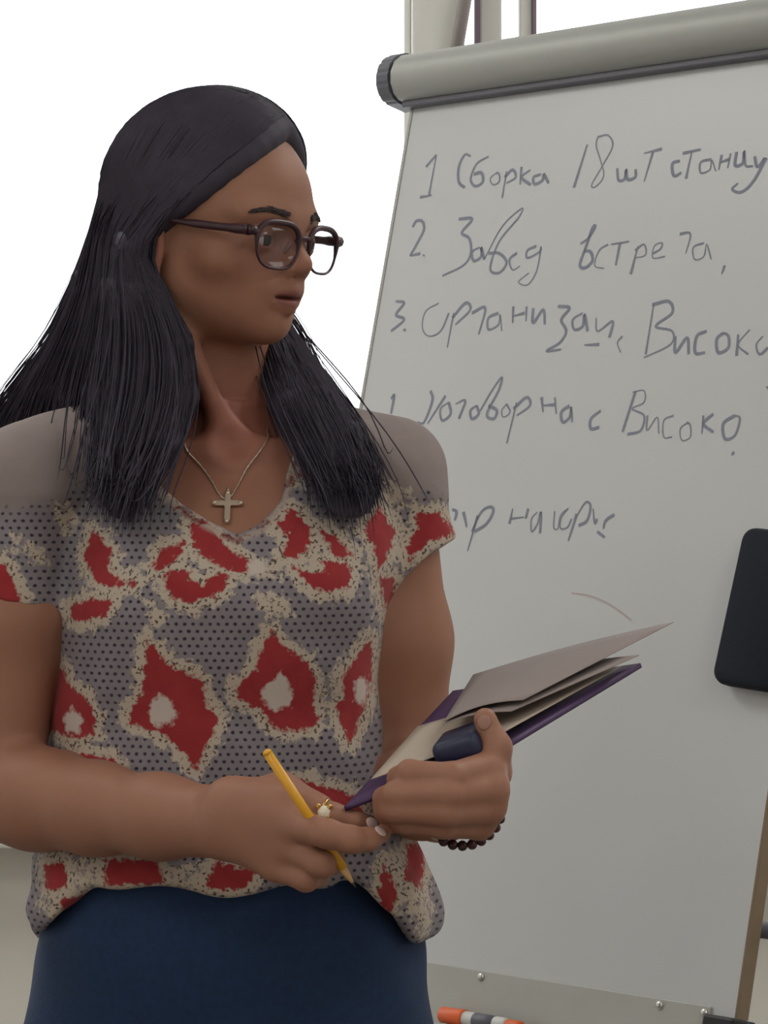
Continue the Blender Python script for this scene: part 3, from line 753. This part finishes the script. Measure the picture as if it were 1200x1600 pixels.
RED = [
 [(232,1000),(250,1015),(262,1035),(290,1046),(318,1060),(322,1085),(325,1100),(342,1122),(334,1150),(318,1175),(308,1203),(290,1180),(262,1150),(240,1140),(205,1130),(203,1105),(222,1088),(228,1040)],
 [(425,985),(450,1012),(480,1035),(494,1065),(490,1095),(495,1125),(490,1140),(435,1142),(408,1108),(370,1088),(372,1070),(400,1045),(410,1010)],
 [(577,1000),(582,1030),(580,1070),(570,1109),(556,1145),(546,1168),(535,1140),(522,1105),(538,1098),(534,1060),(552,1036)],
 [(297,818),(322,815),(350,850),(398,883),(385,893),(350,888),(318,868),(302,850)], [(240,888),(255,855),(290,848),(282,866),(264,884),(246,893)],
 [(258,905),(270,892),(300,892),(296,903),(318,912),(330,904),(350,890),(360,905),(340,930),(300,940),(270,932)],
 [(453,791),(487,828),(481,859),(462,872),(438,871),(453,834),(432,825)], [(500,828),(524,838),(551,871),(524,871)],
 [(459,887),(487,896),(512,893),(498,874),(524,877),(551,887),(543,918),(506,926),(478,908)],
 [(139,828),(160,847),(176,865),(166,884),(191,908),(216,905),(213,914),(179,918),(148,908),(126,871)],
 [(102,951),(136,936),(179,936),(166,961),(130,973),(108,970)],
 [(592,791),(619,834),(607,865),(592,893),(583,853),(568,828)], [(592,902),(617,908),(617,945),(604,960)],
 [(654,803),(690,800),(720,836),(672,847),(641,880),(636,859),(652,828)], [(-60,860),(-20,870),(5,884),(30,938),(0,960),(-60,940)],
 [(62,1060),(90,1048),(100,1075),(130,1090),(148,1124),(142,1149),(111,1158),(62,1150)],
 [(58,1362),(92,1348),(104,1388),(66,1398)], [(166,1340),(250,1342),(262,1376),(166,1380)], [(340,1342),(404,1356),(384,1384),(322,1380)],
 [(470,1220),(512,1232),(560,1252),(570,1300),(500,1290),(480,1250)],[(465,688),(484,700),(474,744),(462,748)],
 [(120,1180),(180,1186),(190,1215),(128,1214)],[(640,1330),(668,1345),(660,1400),(632,1380)],[(600,1350),(622,1400),(606,1440),(590,1400)],[(90,1410),(140,1400),(160,1430),(96,1440)]]
WHT = [[(238,1098),(252,1086),(264,1094),(276,1112),(268,1128),(246,1132),(234,1116)], [(410,1080),(420,1068),(440,1052),(448,1060),(456,1084),(450,1102),(430,1108),(416,1098)],
 [(556,1070),(566,1062),(572,1084),(566,1106),(554,1100)], [(92,1130),(107,1110),(124,1128),(116,1148),(98,1148)],
 [(392,882),(404,876),(416,880),(416,892),(402,896),(392,890)]]
PX_, PZ_ = Vs[:, 0], Vs[:, 2]
dr = np.full(len(Vs), 1.0)
for q in RED: dr = np.minimum(dr, poly_sd(PX_, PZ_, pl(q, 2.40)))
CRM = [[(48, 1424), (110, 1434), (162, 1392), (150, 1384), (92, 1404)], [(604, 1340), (636, 1420), (664, 1476), (676, 1440), (662, 1380), (640, 1330)], [(100, 1345), (158, 1345), (156, 1386), (108, 1386)], [(262, 1350), (318, 1350), (312, 1384), (268, 1382)],
 [(84, 786), (92, 832), (108, 824), (98, 790)], [(14, 838), (40, 846), (70, 880), (48, 876), (20, 858)], [(598, 756), (642, 764), (628, 792), (604, 786)],
 [(404, 930), (436, 926), (458, 958), (420, 960)], [(386, 876), (430, 884), (440, 900), (400, 905)], [(236, 940), (262, 955), (258, 976), (236, 968)], [(250, 762), (290, 788), (284, 796), (250, 774)]]
for q in CRM: dr = np.minimum(dr, np.maximum(poly_sd(PX_, PZ_, pl(q, 2.40)), 0)+.0062)
dw = np.full(len(Vs), 1.0)
for q in WHT: dw = np.minimum(dw, poly_sd(PX_, PZ_, pl(q, 2.40)))
attr(shirt, 'motif', dr); attr(shirt, 'core', dw)
yk = (PZ_-P(0, 775, 2.42)[2])/.03
yk += np.where(PX_ > P(520, 0, 2.42)[0], .5, 0)+np.where(PX_ < P(130, 0, 2.42)[0], .9, 0)*np.clip((P(150, 0, 2.42)[0]-PX_)/.05, 0, 1)
attr(shirt, 'yoke', np.clip(yk, 0, 1))
attr(shirt, 'rib', np.clip(1-np.abs(poly_sd(PX_, PZ_, neck_p)-.004)/.0045, 0, 1)*(Vs[:, 1] < 2.52)*(PZ_ < P(0, 700, 2.43)[2]))
nt = M_shirt.node_tree; bs = nt.nodes['Principled BSDF']; bs.inputs['Roughness'].default_value = 0.9; bs.inputs['Specular IOR Level'].default_value = 0.15
bs.inputs['Sheen Weight'].default_value = 0.1
tc = N(nt, 'ShaderNodeTexCoord')
def math_(op, a, b=None, clamp=False):
    m = N(nt, 'ShaderNodeMath', operation=op); m.use_clamp = clamp
    for i, v in enumerate((a, b)):
        if v is None: continue
        if isinstance(v, (int, float)): m.inputs[i].default_value = v
        else: nt.links.new(v, m.inputs[i])
    return m.outputs[0]
def noise(sc, detail=3, vec=None):
    n = N(nt, 'ShaderNodeTexNoise'); n.inputs['Scale'].default_value = sc; n.inputs['Detail'].default_value = detail
    nt.links.new(vec or tc.outputs['Object'], n.inputs['Vector']); return n.outputs['Fac']
def step(v, e, wdt): return math_('MULTIPLY', math_('SUBTRACT', v, e), 1/wdt, True) if False else math_('ADD', math_('MULTIPLY', math_('SUBTRACT', v, e), 1/wdt), 0.5, True)
am = N(nt, 'ShaderNodeAttribute', attribute_name='motif').outputs['Fac']; ac = N(nt, 'ShaderNodeAttribute', attribute_name='core').outputs['Fac']
ay = N(nt, 'ShaderNodeAttribute', attribute_name='yoke').outputs['Fac']; ar = N(nt, 'ShaderNodeAttribute', attribute_name='rib').outputs['Fac']
ns = noise(190, 2); nf = noise(420, 2)
am_n = math_('ADD', am, math_('MULTIPLY', math_('SUBTRACT', ns, .5), .012))
red_f = math_('SUBTRACT', 1.0, step(am_n, 0.0, .0025))
cream_f = math_('SUBTRACT', 1.0, step(math_('ADD', am, math_('MULTIPLY', math_('SUBTRACT', noise(150, 3), .5), .024)), .0085, .003))
ac_n = math_('ADD', ac, math_('MULTIPLY', math_('SUBTRACT', ns, .5), .010))
core_f = math_('SUBTRACT', 1.0, step(ac_n, 0.001, .003))
# dotted ground: staggered dots 6.8 mm apart
mp = N(nt, 'ShaderNodeSeparateXYZ'); nt.links.new(tc.outputs['Object'], mp.inputs[0])
ux = math_('DIVIDE', mp.outputs['X'], .0068); uz = math_('DIVIDE', mp.outputs['Z'], .0059)
row = math_('FLOOR', uz); half = math_('MULTIPLY', math_('MODULO', math_('ABSOLUTE', row), 2.0), .5)
fx = math_('SUBTRACT', math_('FRACT', math_('ADD', ux, half)), .5); fz = math_('SUBTRACT', math_('FRACT', uz), .5)
rr = math_('SQRT', math_('ADD', math_('MULTIPLY', fx, fx), math_('MULTIPLY', fz, fz)))
dots = math_('SUBTRACT', 1.0, step(math_('ADD', rr, math_('MULTIPLY', math_('SUBTRACT', nf, .5), .25)), .22, .14))
ground = mixrgb(nt, noise(60), srgb(122, 116, 122), srgb(140, 134, 139))
ground = mixrgb(nt, dots, ground, srgb(56, 50, 62))
cream = mixrgb(nt, step(noise(330, 2), .60, .06), srgb(184, 171, 156), srgb(92, 78, 72))
redc = mixrgb(nt, noise(70), srgb(138, 40, 46), srgb(160, 58, 60))
c = mixrgb(nt, cream_f, ground, cream); c = mixrgb(nt, red_f, c, redc); c = mixrgb(nt, core_f, c, srgb(196, 184, 176))
yn = step(math_('ADD', ay, math_('MULTIPLY', math_('SUBTRACT', noise(75), .5), 1.6)), .5, .25)
ykc = mixrgb(nt, noise(45), srgb(136, 124, 123), srgb(150, 138, 135))
inv_red = math_('MULTIPLY', yn, math_('SUBTRACT', 1.0, math_('MAXIMUM', red_f, math_('MULTIPLY', cream_f, .8))))
c = mixrgb(nt, inv_red, c, ykc)
ribc = mixrgb(nt, step(noise(55), .47, .05), srgb(104, 34, 38), srgb(170, 154, 144))
c = mixrgb(nt, ar, c, ribc)
nt.links.new(c, bs.inputs['Base Color'])
bp = N(nt, 'ShaderNodeBump'); bp.inputs['Strength'].default_value = .25; bp.inputs['Distance'].default_value = .001
nt.links.new(noise(900, 2), bp.inputs['Height']); nt.links.new(bp.outputs['Normal'], bs.inputs['Normal'])

# ------------------------------------------------------------------ jeans and shoes
J = Field((-0.40, 2.32, 0.03), (0.10, 2.72, 1.08), 0.005)
J.add(Loft(HIPS, 0), 0)
hc = P(355, 1700, 2.52)
for sx in (-1, 1):
    J.add(Cone((hc[0]+sx*.080, 2.525, .80), (hc[0]+sx*.078, 2.52, .48), .086, .060), .07)
    J.add(Cone((hc[0]+sx*.078, 2.52, .48), (hc[0]+sx*.080, 2.54, .09), .060, .050), .03)
def flat_low(f, x, y, z): return np.maximum(f, .075-z+0*x*y)
J.apply(flat_low, (-.4, 2.3, .03), (.1, 2.72, .12))
def jw(f, x, y, z): return f-.0018*np.sin(z*60+x*25)*np.sin(x*30+y*40)
J.apply(jw, J.lo, J.lo+J.h*J.n)
Vj, Fj = J.mesh(); part(fast_mesh('jeans', Vj, Fj, M_jeans))
for sx in (-1, 1):
    K = Field((hc[0]+sx*.08-.06, 2.32, -.005), (hc[0]+sx*.08+.06, 2.62, .12), .005)
    K.add(Cone((hc[0]+sx*.080, 2.55, .045), (hc[0]+sx*.09, 2.39, .032), .038, .030), 0); K.add(Cone((hc[0]+sx*.08, 2.54, .04), (hc[0]+sx*.08, 2.54, .10), .036, .040), .02)
    K.apply(lambda f, x, y, z: np.maximum(f, .002-z+0*x*y), K.lo, K.lo+K.h*K.n)
    v, f = K.mesh(); part(fast_mesh('shoe', v, f, M_shoe))

# ------------------------------------------------------------------ hair
EC = np.array([0, .004, .045]); ER = np.array([.0715, .084, .081])
def on_skull(p, off):
    p = np.asarray(p, float)-EC; q = np.sqrt(((p/(ER+off))**2).sum(-1, keepdims=True)); return EC+p/q
def bez(P0, P1, P2, t): t = t[:, None]; return (1-t)**2*P0+2*t*(1-t)*P1+t*t*P2
def cap_path(side, s, off, n=12):
    """from the parting (s: 0 hairline .. 1 crown) over the skull to the level of the ear; head frame"""
    a = math.radians(45+s*85)                                     # angle along the midline
    p0 = np.array([side*.003+.024*(1-s), math.cos(a)*.13-.004, math.sin(a)*.13+.045])
    s0 = np.array([0, math.cos(a), math.sin(a)])
    p1 = np.array([side*(.062+.012*math.sin(s*3)), (.080 if side < 0 else .058)-.15*s, (.070 if side < 0 else .085)+.018*s])
    p2 = np.array([side*(.078-.060*s**3), .010-.097*s**1.2, .022-.018*s])
    q = bez(p0, p1, p2, np.linspace(0, 1, n))
    return on_skull(q, off)
def toW(q): return HEAD_O+q@HR.T
HANGN = [  # her right side, front lock to back curtain
 [(214, 392, 2.434), (248, 466, 2.430), (280, 540, 2.438), (286, 620, 2.430), (262, 695, 2.402), (218, 765, 2.384), (206, 795, 2.380)],
 [(200, 380, 2.436), (216, 455, 2.425), (236, 540, 2.425), (228, 630, 2.416), (206, 705, 2.398), (190, 770, 2.383), (184, 798, 2.379)],
 [(188, 362, 2.468), (182, 450, 2.442), (182, 540, 2.440), (178, 620, 2.432), (176, 690, 2.408), (176, 740, 2.394), (176, 775, 2.386)],
 [(168, 335, 2.500), (146, 440, 2.505), (120, 540, 2.530), (92, 610, 2.570), (80, 660, 2.620), (78, 720, 2.650), (76, 790, 2.660)],
 [(162, 330, 2.550), (130, 430, 2.565), (98, 535, 2.595), (48, 605, 2.628), (12, 660, 2.652), (-5, 720, 2.667), (-5, 790, 2.672)],
 [(220, 360, 2.600), (222, 450, 2.615), (215, 540, 2.640), (200, 620, 2.655), (190, 680, 2.665), (185, 740, 2.672), (180, 800, 2.675)]]
HANGF = [  # her left side: lock in front of the shoulder, then the back
 [(384, 400, 2.580), (394, 460, 2.570), (430, 560, 2.535), (450, 640, 2.475), (488, 710, 2.435), (518, 765, 2.404), (524, 795, 2.396)],
 [(386, 400, 2.590), (398, 460, 2.585), (442, 550, 2.560), (490, 630, 2.490), (528, 700, 2.447), (550, 760, 2.414), (554, 798, 2.402)],
 [(384, 400, 2.600), (400, 460, 2.600), (447, 545, 2.585), (500, 612, 2.530), (547, 680, 2.462), (566, 745, 2.426), (572, 785, 2.412)],
 [(350, 390, 2.610), (360, 450, 2.615), (400, 540, 2.635), (430, 620, 2.650), (440, 680, 2.660), (445, 740, 2.668), (445, 800, 2.672)],
 [(290, 390, 2.610), (300, 450, 2.620), (310, 540, 2.645), (315, 620, 2.658), (315, 680, 2.668), (315, 740, 2.674), (315, 800, 2.678)]]
SN = [0, .18, .38, .58, .80, 1.0]; SF = [0, .2, .45, .7, 1.0]
def hang(tab, ss, s):
    s = min(max(s, 0), 1); i = min(max(np.searchsorted(ss, s)-1, 0), len(ss)-2); t = (s-ss[i])/(ss[i+1]-ss[i])
    A = np.array([P(*p) for p in tab[i]]); Bq = np.array([P(*p) for p in tab[i+1]])
    return (1-t)*A+t*Bq
def strand(side, s, off):
    c = toW(cap_path(side, s, off))
    h = hang(HANGN if side < 0 else HANGF, SN if side < 0 else SF, s).copy()
    for i in (0, 1):                                              # stay outside the skull
        q = (h[i]-HEAD_O)@HR
        if (((q-EC)/(ER+off))**2).sum() < 1: h[i] = toW(on_skull(q, off))
    return c, h
# solid under-hair
HF = Field((-0.40, 2.33, 1.26), (0.03, 2.74, 1.71), 0.003)
for side in (-1, 1):
    for s in np.linspace(0.0, 1, 24):
        c, h = strand(side, s, .0015)
        pts = np.vstack([c, h])
        r = np.concatenate([np.full(len(c), .0080), np.array([.0055, .0075, .0110, .012, .011, .007, .004])])
        for i in range(len(pts)-1):
            HF.add(Cone(pts[i], pts[i+1], r[i], r[i+1]), .008)
part_line = [toW(np.array(cap_path(1, s, .0035)[0])) for s in np.linspace(0, 1, 12)]
for a, b in zip(part_line[:-1], part_line[1:]): HF.add(Cone(a, b, .0095, .0095), .008)
Vh, Fh = HF.mesh()
hair = part(fast_mesh('hair', Vh, Fh, M_hair))
# strands lying on it
allV = []; allF = []; allP = []; off = 0
def add_strand(pts, rad):
    global off
    n = len(pts); T = np.gradient(pts, axis=0); T /= np.linalg.norm(T, axis=1)[:, None]+1e-9
    u = np.cross(T, np.array([.3, .8, .2])); u /= np.linalg.norm(u, axis=1)[:, None]+1e-9; v = np.cross(T, u)
    r = rad*np.concatenate([[.5], np.ones(n-4), [.8, .5, .15]])
    for a in range(3):
        allV.append(pts+r[:, None]*(math.cos(a*2.094)*u+math.sin(a*2.094)*v))
    i = np.arange(n-1)
    for a in range(3):
        b = (a+1) % 3
        allF.append(np.stack([off+a*n+i, off+b*n+i, off+b*n+i+1, off+a*n+i+1], 1))
    off += 3*n
for k in range(5200):
    side = -1 if rng.random() < .62 else 1
    s = rng.random()**(1.25 if side < 0 else 1.0)
    if side < 0: s = .05+.95*s
    c, h = strand(side, s, .0105+rng.random()*.0045)
    j = rng.normal(size=3)*np.array([.0072, .0090, .004])
    fl = 1.0 if rng.random() < .93 else 2.0
    h = h+j*np.array([.35, .5, .9, 1.1, 1.2, 1.2, 1.3])[:, None]*fl
    h[-1, 2] += .010+rng.normal()*.011; h[-2:] += rng.normal(size=3)*.004
    pts = smooth_path(np.vstack([c[:-2:2], h]), 28)
    allP.append(pts)
# loose wisps lit by the window: outer curtain and behind the far cheek
strP = np.concatenate(allP)
for rep in range(3):
    v0 = HF.sample(strP)
    sel = (v0 < .0004) & (v0 > -.022) & np.all((strP > HF.lo+.01) & (strP < HF.lo+HF.h*(HF.n-1)-.01), axis=1)
    strP[sel] = HF.project(strP[sel], .0004, 3)[0]+rng.normal(size=(sel.sum(), 3))*.0002
    if rep < 2:
        for k in range(len(allP)):
            q = strP[k*28:(k+1)*28]; q[1:-1] = .25*q[:-2]+.5*q[1:-1]+.25*q[2:]
for k in range(len(allP)): add_strand(strP[k*28:(k+1)*28], .00045+.00025*rng.random())
for k in range(130):
    t = rng.random()
    if k < 70:
        a = [(140-10*t, 420, 2.57), (104-26*t, 520, 2.60), (58-34*t, 590, 2.63), (8-25*t, 650, 2.655), (-30*t, 720, 2.67)]
    else:
        a = [(405+25*t, 455, 2.60), (446+30*t, 520, 2.59), (470+36*t, 580, 2.56), (500+38*t, 628, 2.53), (540+30*t, 690, 2.48)]
    pts = np.array([P(*q) for q in a])+rng.normal(size=3)*.003
    add_strand(smooth_path(pts, 18), .00035)
st = fast_mesh('hair_strands', np.concatenate(allV), np.concatenate(allF), M_hair)
st.parent = hair; st['kind'] = 'stuff'

# ------------------------------------------------------------------ spectacles
gl = empty('glasses', tuple(Hd(0, .105, .012)))
tag(gl, 'dark red-brown framed glasses worn on the face of the woman', 'glasses')
def lens_outline(sx, n=40):
    t = np.linspace(0, 2*np.pi, n, endpoint=False)
    hw, hh = .0250, .0190
    x = np.sign(np.cos(t))*np.abs(np.cos(t))**.72*hw; z = np.sign(np.sin(t))*np.abs(np.sin(t))**.72*hh
    x = np.where(z < 0, x*(1-.10*(-z/hh)), x*(1+.05*(z/hh)))
    wrap = math.radians(8)
    cx = sx*.0325
    X = cx+x*math.cos(wrap); Y = .1030-sx*(x)*math.sin(wrap)-.0015; Z = .0095+z
    return np.stack([X, Y+.03*(Z-.0095), Z], 1)
def h2w(q): return HEAD_O+np.asarray(q)@HR.T
for sx in (-1, 1):
    q = h2w(lens_outline(sx)); qc = np.vstack([q, q[:2]])
    lz = (qc[:, 2]-q[:, 2].mean())/.019; rad = .0012+.0014*np.clip(lz*1.6+.35, 0, 1)
    VV, FF = tube_arrays(qc, rad, 8, cap=False); mesh_obj('rim', VV, FF, M_frame, gl)
    cen = q.mean(0)+HR[:, 1]*.0006
    VV = [cen]+list(q); FF = [(0, 1+i, 1+(i+1) % len(q)) for i in range(len(q))]
    ln = mesh_obj('lens', VV, FF, M_lens, gl)
    md = ln.modifiers.new('thickness', 'SOLIDIFY'); md.thickness = .0012; md.offset = 0
    # end piece sweeping outward, hinge and temple
    e0 = h2w([[sx*.0540, .0980, .0185], [sx*.0600, .0965, .0195], [sx*.0660, .0940, .0195]])
    tube('end_piece', e0, [.0026, .0038, .0050], M_frame, gl, 8)
    tmp = h2w([[sx*.0655, .0945, .0195], [sx*.0690, .072, .0200], [sx*.0735, .040, .0215], [sx*.0775, .005, .0240], [sx*.0765, -.012, .0225], [sx*.0735, -.022, .006]])
    tube('temple', smooth_path(tmp, 20), [.0042]*3+[.0034]*5+[.0024]*12, M_frame, gl, 8)
    tube('nose_pad', h2w([[sx*.0110, .0985, .0130], [sx*.0115, .0965, .0085], [sx*.0125, .0950, .0040]]), [.0012, .0017, .0012], M_pad, gl, 8)
tube('bridge', smooth_path(h2w([[-.0095, .1035, .0140], [-.005, .1055, .0175], [.005, .1055, .0175], [.0095, .1035, .0140]]), 10), .0021, M_frame, gl, 8)

# ------------------------------------------------------------------ necklace, ring, bracelet
nk = empty('necklace', tuple(P(355, 785, 2.41)))
tag(nk, 'thin necklace with a small silver cross hanging above the shirt neckline', 'necklace')
path = [(262, 640, 2.480), (290, 700, 2.445), (325, 742, 2.425), (352, 766, 2.412), (380, 742, 2.425), (412, 700, 2.440), (432, 640, 2.480)]
pp = smooth_path([P(*q) for q in path], 60); pp, g = B.project(pp, .0012, 5)
VV, FF = tube_arrays(pp, np.where(np.arange(60) % 2, .0010, .0006), 6); mesh_obj('chain', VV, FF, M_silver, nk)
cpos, g = B.project(np.array([P(355, 787, 2.41)]), .004, 6); cpos, g = cpos[0], g[0]
zz = np.array([0, 0, 1.0]); zz = zz-g*zz.dot(g); zz /= np.linalg.norm(zz); xx = np.cross(zz, -g); xx = xx if xx[0] > 0 else -xx
xx = xx*1.2; zz = zz*1.2
MC = Matrix(((xx[0], g[0], zz[0], cpos[0]), (xx[1], g[1], zz[1], cpos[1]), (xx[2], g[2], zz[2], cpos[2]), (0, 0, 0, 1)))
bm = bmesh.new(); prf = [(-.002, -.012), (.002, -.012), (.0020, .001), (.0085, .001), (.0085, .005), (.0020, .005), (.0020, .0105), (-.0020, .0105), (-.0020, .005), (-.0085, .005), (-.0085, .001), (-.0020, .001)]
a = [bm.verts.new((p[0], -.0012, p[1])) for p in prf]; b = [bm.verts.new((p[0], .0012, p[1])) for p in prf]
bm.faces.new(a); bm.faces.new(b[::-1])
for i in range(12): bm.faces.new((a[i], b[i], b[(i+1) % 12], a[(i+1) % 12]))
bmesh.ops.recalc_face_normals(bm, faces=bm.faces[:]); bmesh.ops.bevel(bm, geom=bm.edges[:], offset=.0004, segments=1, affect='EDGES')
bm.transform(MC); cross = bm_obj('cross_pendant', bm, M_silver, nk)
for (dx, dz) in ((0, -.0125), (0, .0115), (-.009, .003), (.009, .003)):
    bm = bmesh.new(); bmesh.ops.create_uvsphere(bm, u_segments=10, v_segments=6, radius=.0019); bm.transform(MC @ Matrix.Translation((dx, 0.0005, dz)))
    bm_obj('cross_tip', bm, M_silver, cross, True)
tube('bail', [cpos+zz*.012, cpos+zz*.0165], .0013, M_silver, nk)

def torus(name, c, axis, R, r, m, parent, seg=32, side=8):
    axis = np.asarray(axis)/np.linalg.norm(axis); u = np.cross(axis, [0.1, .2, 1]); u /= np.linalg.norm(u); v = np.cross(axis, u)
    t = np.linspace(0, 2*np.pi, seg+1); pts = c+R*(np.cos(t)[:, None]*u+np.sin(t)[:, None]*v)
    VV, FF = tube_arrays(pts, r, side, cap=False); return mesh_obj(name, VV, FF, m, parent)
rc = P(506, 1271, 2.2325); rax = P(556, 1285, 2.232)-P(450, 1250, 2.243)
rg = empty('finger_ring', tuple(rc)); tag(rg, 'gold ring with a pale stone on the index finger above the pencil', 'ring')
torus('band', rc, rax, .0108, .0013, M_gold, rg)
bm = bmesh.new(); bmesh.ops.create_icosphere(bm, subdivisions=2, radius=.0052); bm.transform(Matrix.Translation(rc+np.array([.0005, -.0108, .002])) @ Matrix.Diagonal((1, .6, 1, 1)))
bm_obj('stone', bm, M_gem, rg)
for (dx, dz) in ((-.004, .0045), (.0045, .004), (.0045, -.003), (-.004, -.0035)):
    bm = bmesh.new(); bmesh.ops.create_icosphere(bm, subdivisions=1, radius=.0024); bm.transform(Matrix.Translation(rc+np.array([dx, -.0112, .002+dz]))); bm_obj('stone_claw', bm, M_gold, rg)
# fingernails
for (a, b, wd) in (((570, 1283, 2.229), (590, 1289, 2.232), .0042), ((582, 1303, 2.206), (599, 1301, 2.215), .0046), ((754, 1140, 2.224), (757, 1118, 2.226), .0052)):
    pa_, pb_ = P(*a), P(*b); q, g_ = B.project((pa_+pb_)[None]/2, .0002, 5); q, g_ = q[0], g_[0]
    t_ = pb_-pa_; ln_ = np.linalg.norm(t_); t_ = t_-g_*t_.dot(g_); t_ /= np.linalg.norm(t_); s_ = np.cross(t_, g_)
    bm = bmesh.new(); bmesh.ops.create_uvsphere(bm, u_segments=16, v_segments=10, radius=1)
    bm.transform(Matrix(((s_[0]*wd, t_[0]*ln_*.55, g_[0]*.0011, q[0]), (s_[1]*wd, t_[1]*ln_*.55, g_[1]*.0011, q[1]), (s_[2]*wd, t_[2]*ln_*.55, g_[2]*.0011, q[2]), (0, 0, 0, 1))))
    part(bm_obj('fingernail', bm, M_nail if wd < .005 else M_nail2, None, True))
bc = P(722, 1257, 2.294); bax = P(714, 1250, 2.298)-P(688, 1246, 2.38)
br = empty('bracelet', tuple(bc)); tag(br, 'dark red beaded bracelet round the wrist below the fist holding papers', 'bracelet')
ax = bax/np.linalg.norm(bax); uu = np.cross(ax, [0.1, .2, 1]); uu /= np.linalg.norm(uu); vv = np.cross(ax, uu)
torus('cord', bc, bax, .0312, .0016, M_bead, br)
for i in range(26):
    t = i/26*2*np.pi; p = bc+.0318*(math.cos(t)*uu+math.sin(t)*vv)
    bm = bmesh.new(); bmesh.ops.create_uvsphere(bm, u_segments=10, v_segments=7, radius=.0042); bm.transform(Matrix.Translation(p))
    bm_obj('bead', bm, M_silver if i % 9 == 4 else M_bead, br, True)

# ------------------------------------------------------------------ pencil
pa, pb = P(416, 1174, 2.199), P(556, 1387, 2.222)
pd = (pb-pa)/np.linalg.norm(pb-pa); LNP = np.linalg.norm(pb-pa)
pn = empty('pencil', tuple((pa+pb)/2)); tag(pn, 'short yellow pencil held slantwise between the fingers, point down', 'pencil')
tube('shaft', [pa+pd*.0015, pa+pd*(LNP-.018)], .0038, M_yellow, pn, 6)
tube('rounded_end', [pa-pd*.001, pa, pa+pd*.0016], [.0020, .0032, .0039], M_yellow, pn, 12)
tube('sharpened_wood', [pa+pd*(LNP-.0181), pa+pd*(LNP-.005)], [.0037, .0012], M_pwood, pn, 12)
tube('lead', [pa+pd*(LNP-.0051), pb], [.0012, .0003], M_lead, pn, 8)

# ------------------------------------------------------------------ folder, sheets and case in the left hand
def sheet(name, cs, thick, m, bow=0.0, n=14, nm=10, lift=0.0):
    c = [P(*q) for q in cs]                            # near-left, near-right, far-right, far-left
    N3 = np.cross(c[1]-c[0], c[3]-c[0]); N3 /= np.linalg.norm(N3); N3 = N3 if N3[2] > 0 else -N3
    VV = []
    for lay in (0, 1):
        for i in range(n+1):
            for j in range(nm+1):
                s, t = i/n, j/nm
                p = (1-s)*(1-t)*c[0]+s*(1-t)*c[1]+s*t*c[2]+(1-s)*t*c[3]
                VV.append(p+N3*(bow*math.sin(math.pi*s)*(1-.4*t)+lift+lay*thick))
    FF = []; q = (n+1)*(nm+1)
    for i in range(n):
        for j in range(nm):
            a = i*(nm+1)+j; b = a+nm+1
            FF.append((a, a+1, b+1, b)); FF.append((q+a, q+b, q+b+1, q+a+1))
    def wall(a, b): FF.append((a, b, q+b, q+a))
    for i in range(n):
        a = i*(nm+1); wall(a, a+nm+1); a2 = a+nm; wall(a2+nm+1, a2)
    for j in range(nm):
        wall(j+1, j); a = n*(nm+1)+j; wall(a, a+1)
    o = mesh_obj(name, VV, FF, m); bm = bmesh.new(); bm.from_mesh(o.data); bmesh.ops.recalc_face_normals(bm, faces=bm.faces[:]); bm.to_mesh(o.data); bm.free()
    return o
fo = sheet('notebook', [(540, 1268, 2.222), (797, 1168, 2.243), (1003, 1043, 2.38), (710, 1086, 2.42)], .004, M_purple)
tag(fo, 'purple covered notebook underneath the loose sheets in her hand', 'notebook')
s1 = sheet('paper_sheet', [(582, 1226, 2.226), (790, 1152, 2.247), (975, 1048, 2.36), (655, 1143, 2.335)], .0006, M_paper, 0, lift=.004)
tag(s1, 'pale paper sheet lying directly on the purple notebook, its corner by the shirt', 'paper', 'sheets of paper in the hand')
s2 = sheet('paper_sheet', [(693, 1141, 2.256), (800, 1120, 2.264), (1000, 1032, 2.35), (740, 1070, 2.42)], .0006, M_paper_shade, .003, lift=.004)
tag(s2, 'shade-toned paper sheet under the top sheet, ending at a blunt corner', 'paper', 'sheets of paper in the hand')
s3 = sheet('paper_sheet', [(697, 1139, 2.258), (820, 1106, 2.270), (1055, 984, 2.40), (742, 1066, 2.425)], .0006, M_paper_shade, .004, lift=.006)
tag(s3, 'topmost shade-toned paper sheet with the long pointed far corner', 'paper', 'sheets of paper in the hand')
ca = P(714, 1176, 2.222); cb = P(736, 1145, 2.30); cd = (cb-ca)/np.linalg.norm(cb-ca)
nu = P(797, 1168, 2.243)-P(540, 1268, 2.222); nu /= np.linalg.norm(nu); nu -= cd*nu.dot(cd); nu /= np.linalg.norm(nu); nn = np.cross(nu, cd)
nn = nn if nn[2] > 0 else -nn
MCS = Matrix(((nu[0], cd[0], nn[0], 0), (nu[1], cd[1], nn[1], 0), (nu[2], cd[2], nn[2], 0), (0, 0, 0, 1)))
cc = ca+cd*.027+nn*.001
bm = box_bm((-.0190, -.028, -.0105), (.0190, .028, .0105), .0075, None, 4); bm.transform(Matrix.Translation(cc) @ MCS)
cs = bm_obj('spectacle_case', bm, M_navy, None, True)
tag(cs, 'small dark navy rounded case pinched under the papers above the fist', 'case')
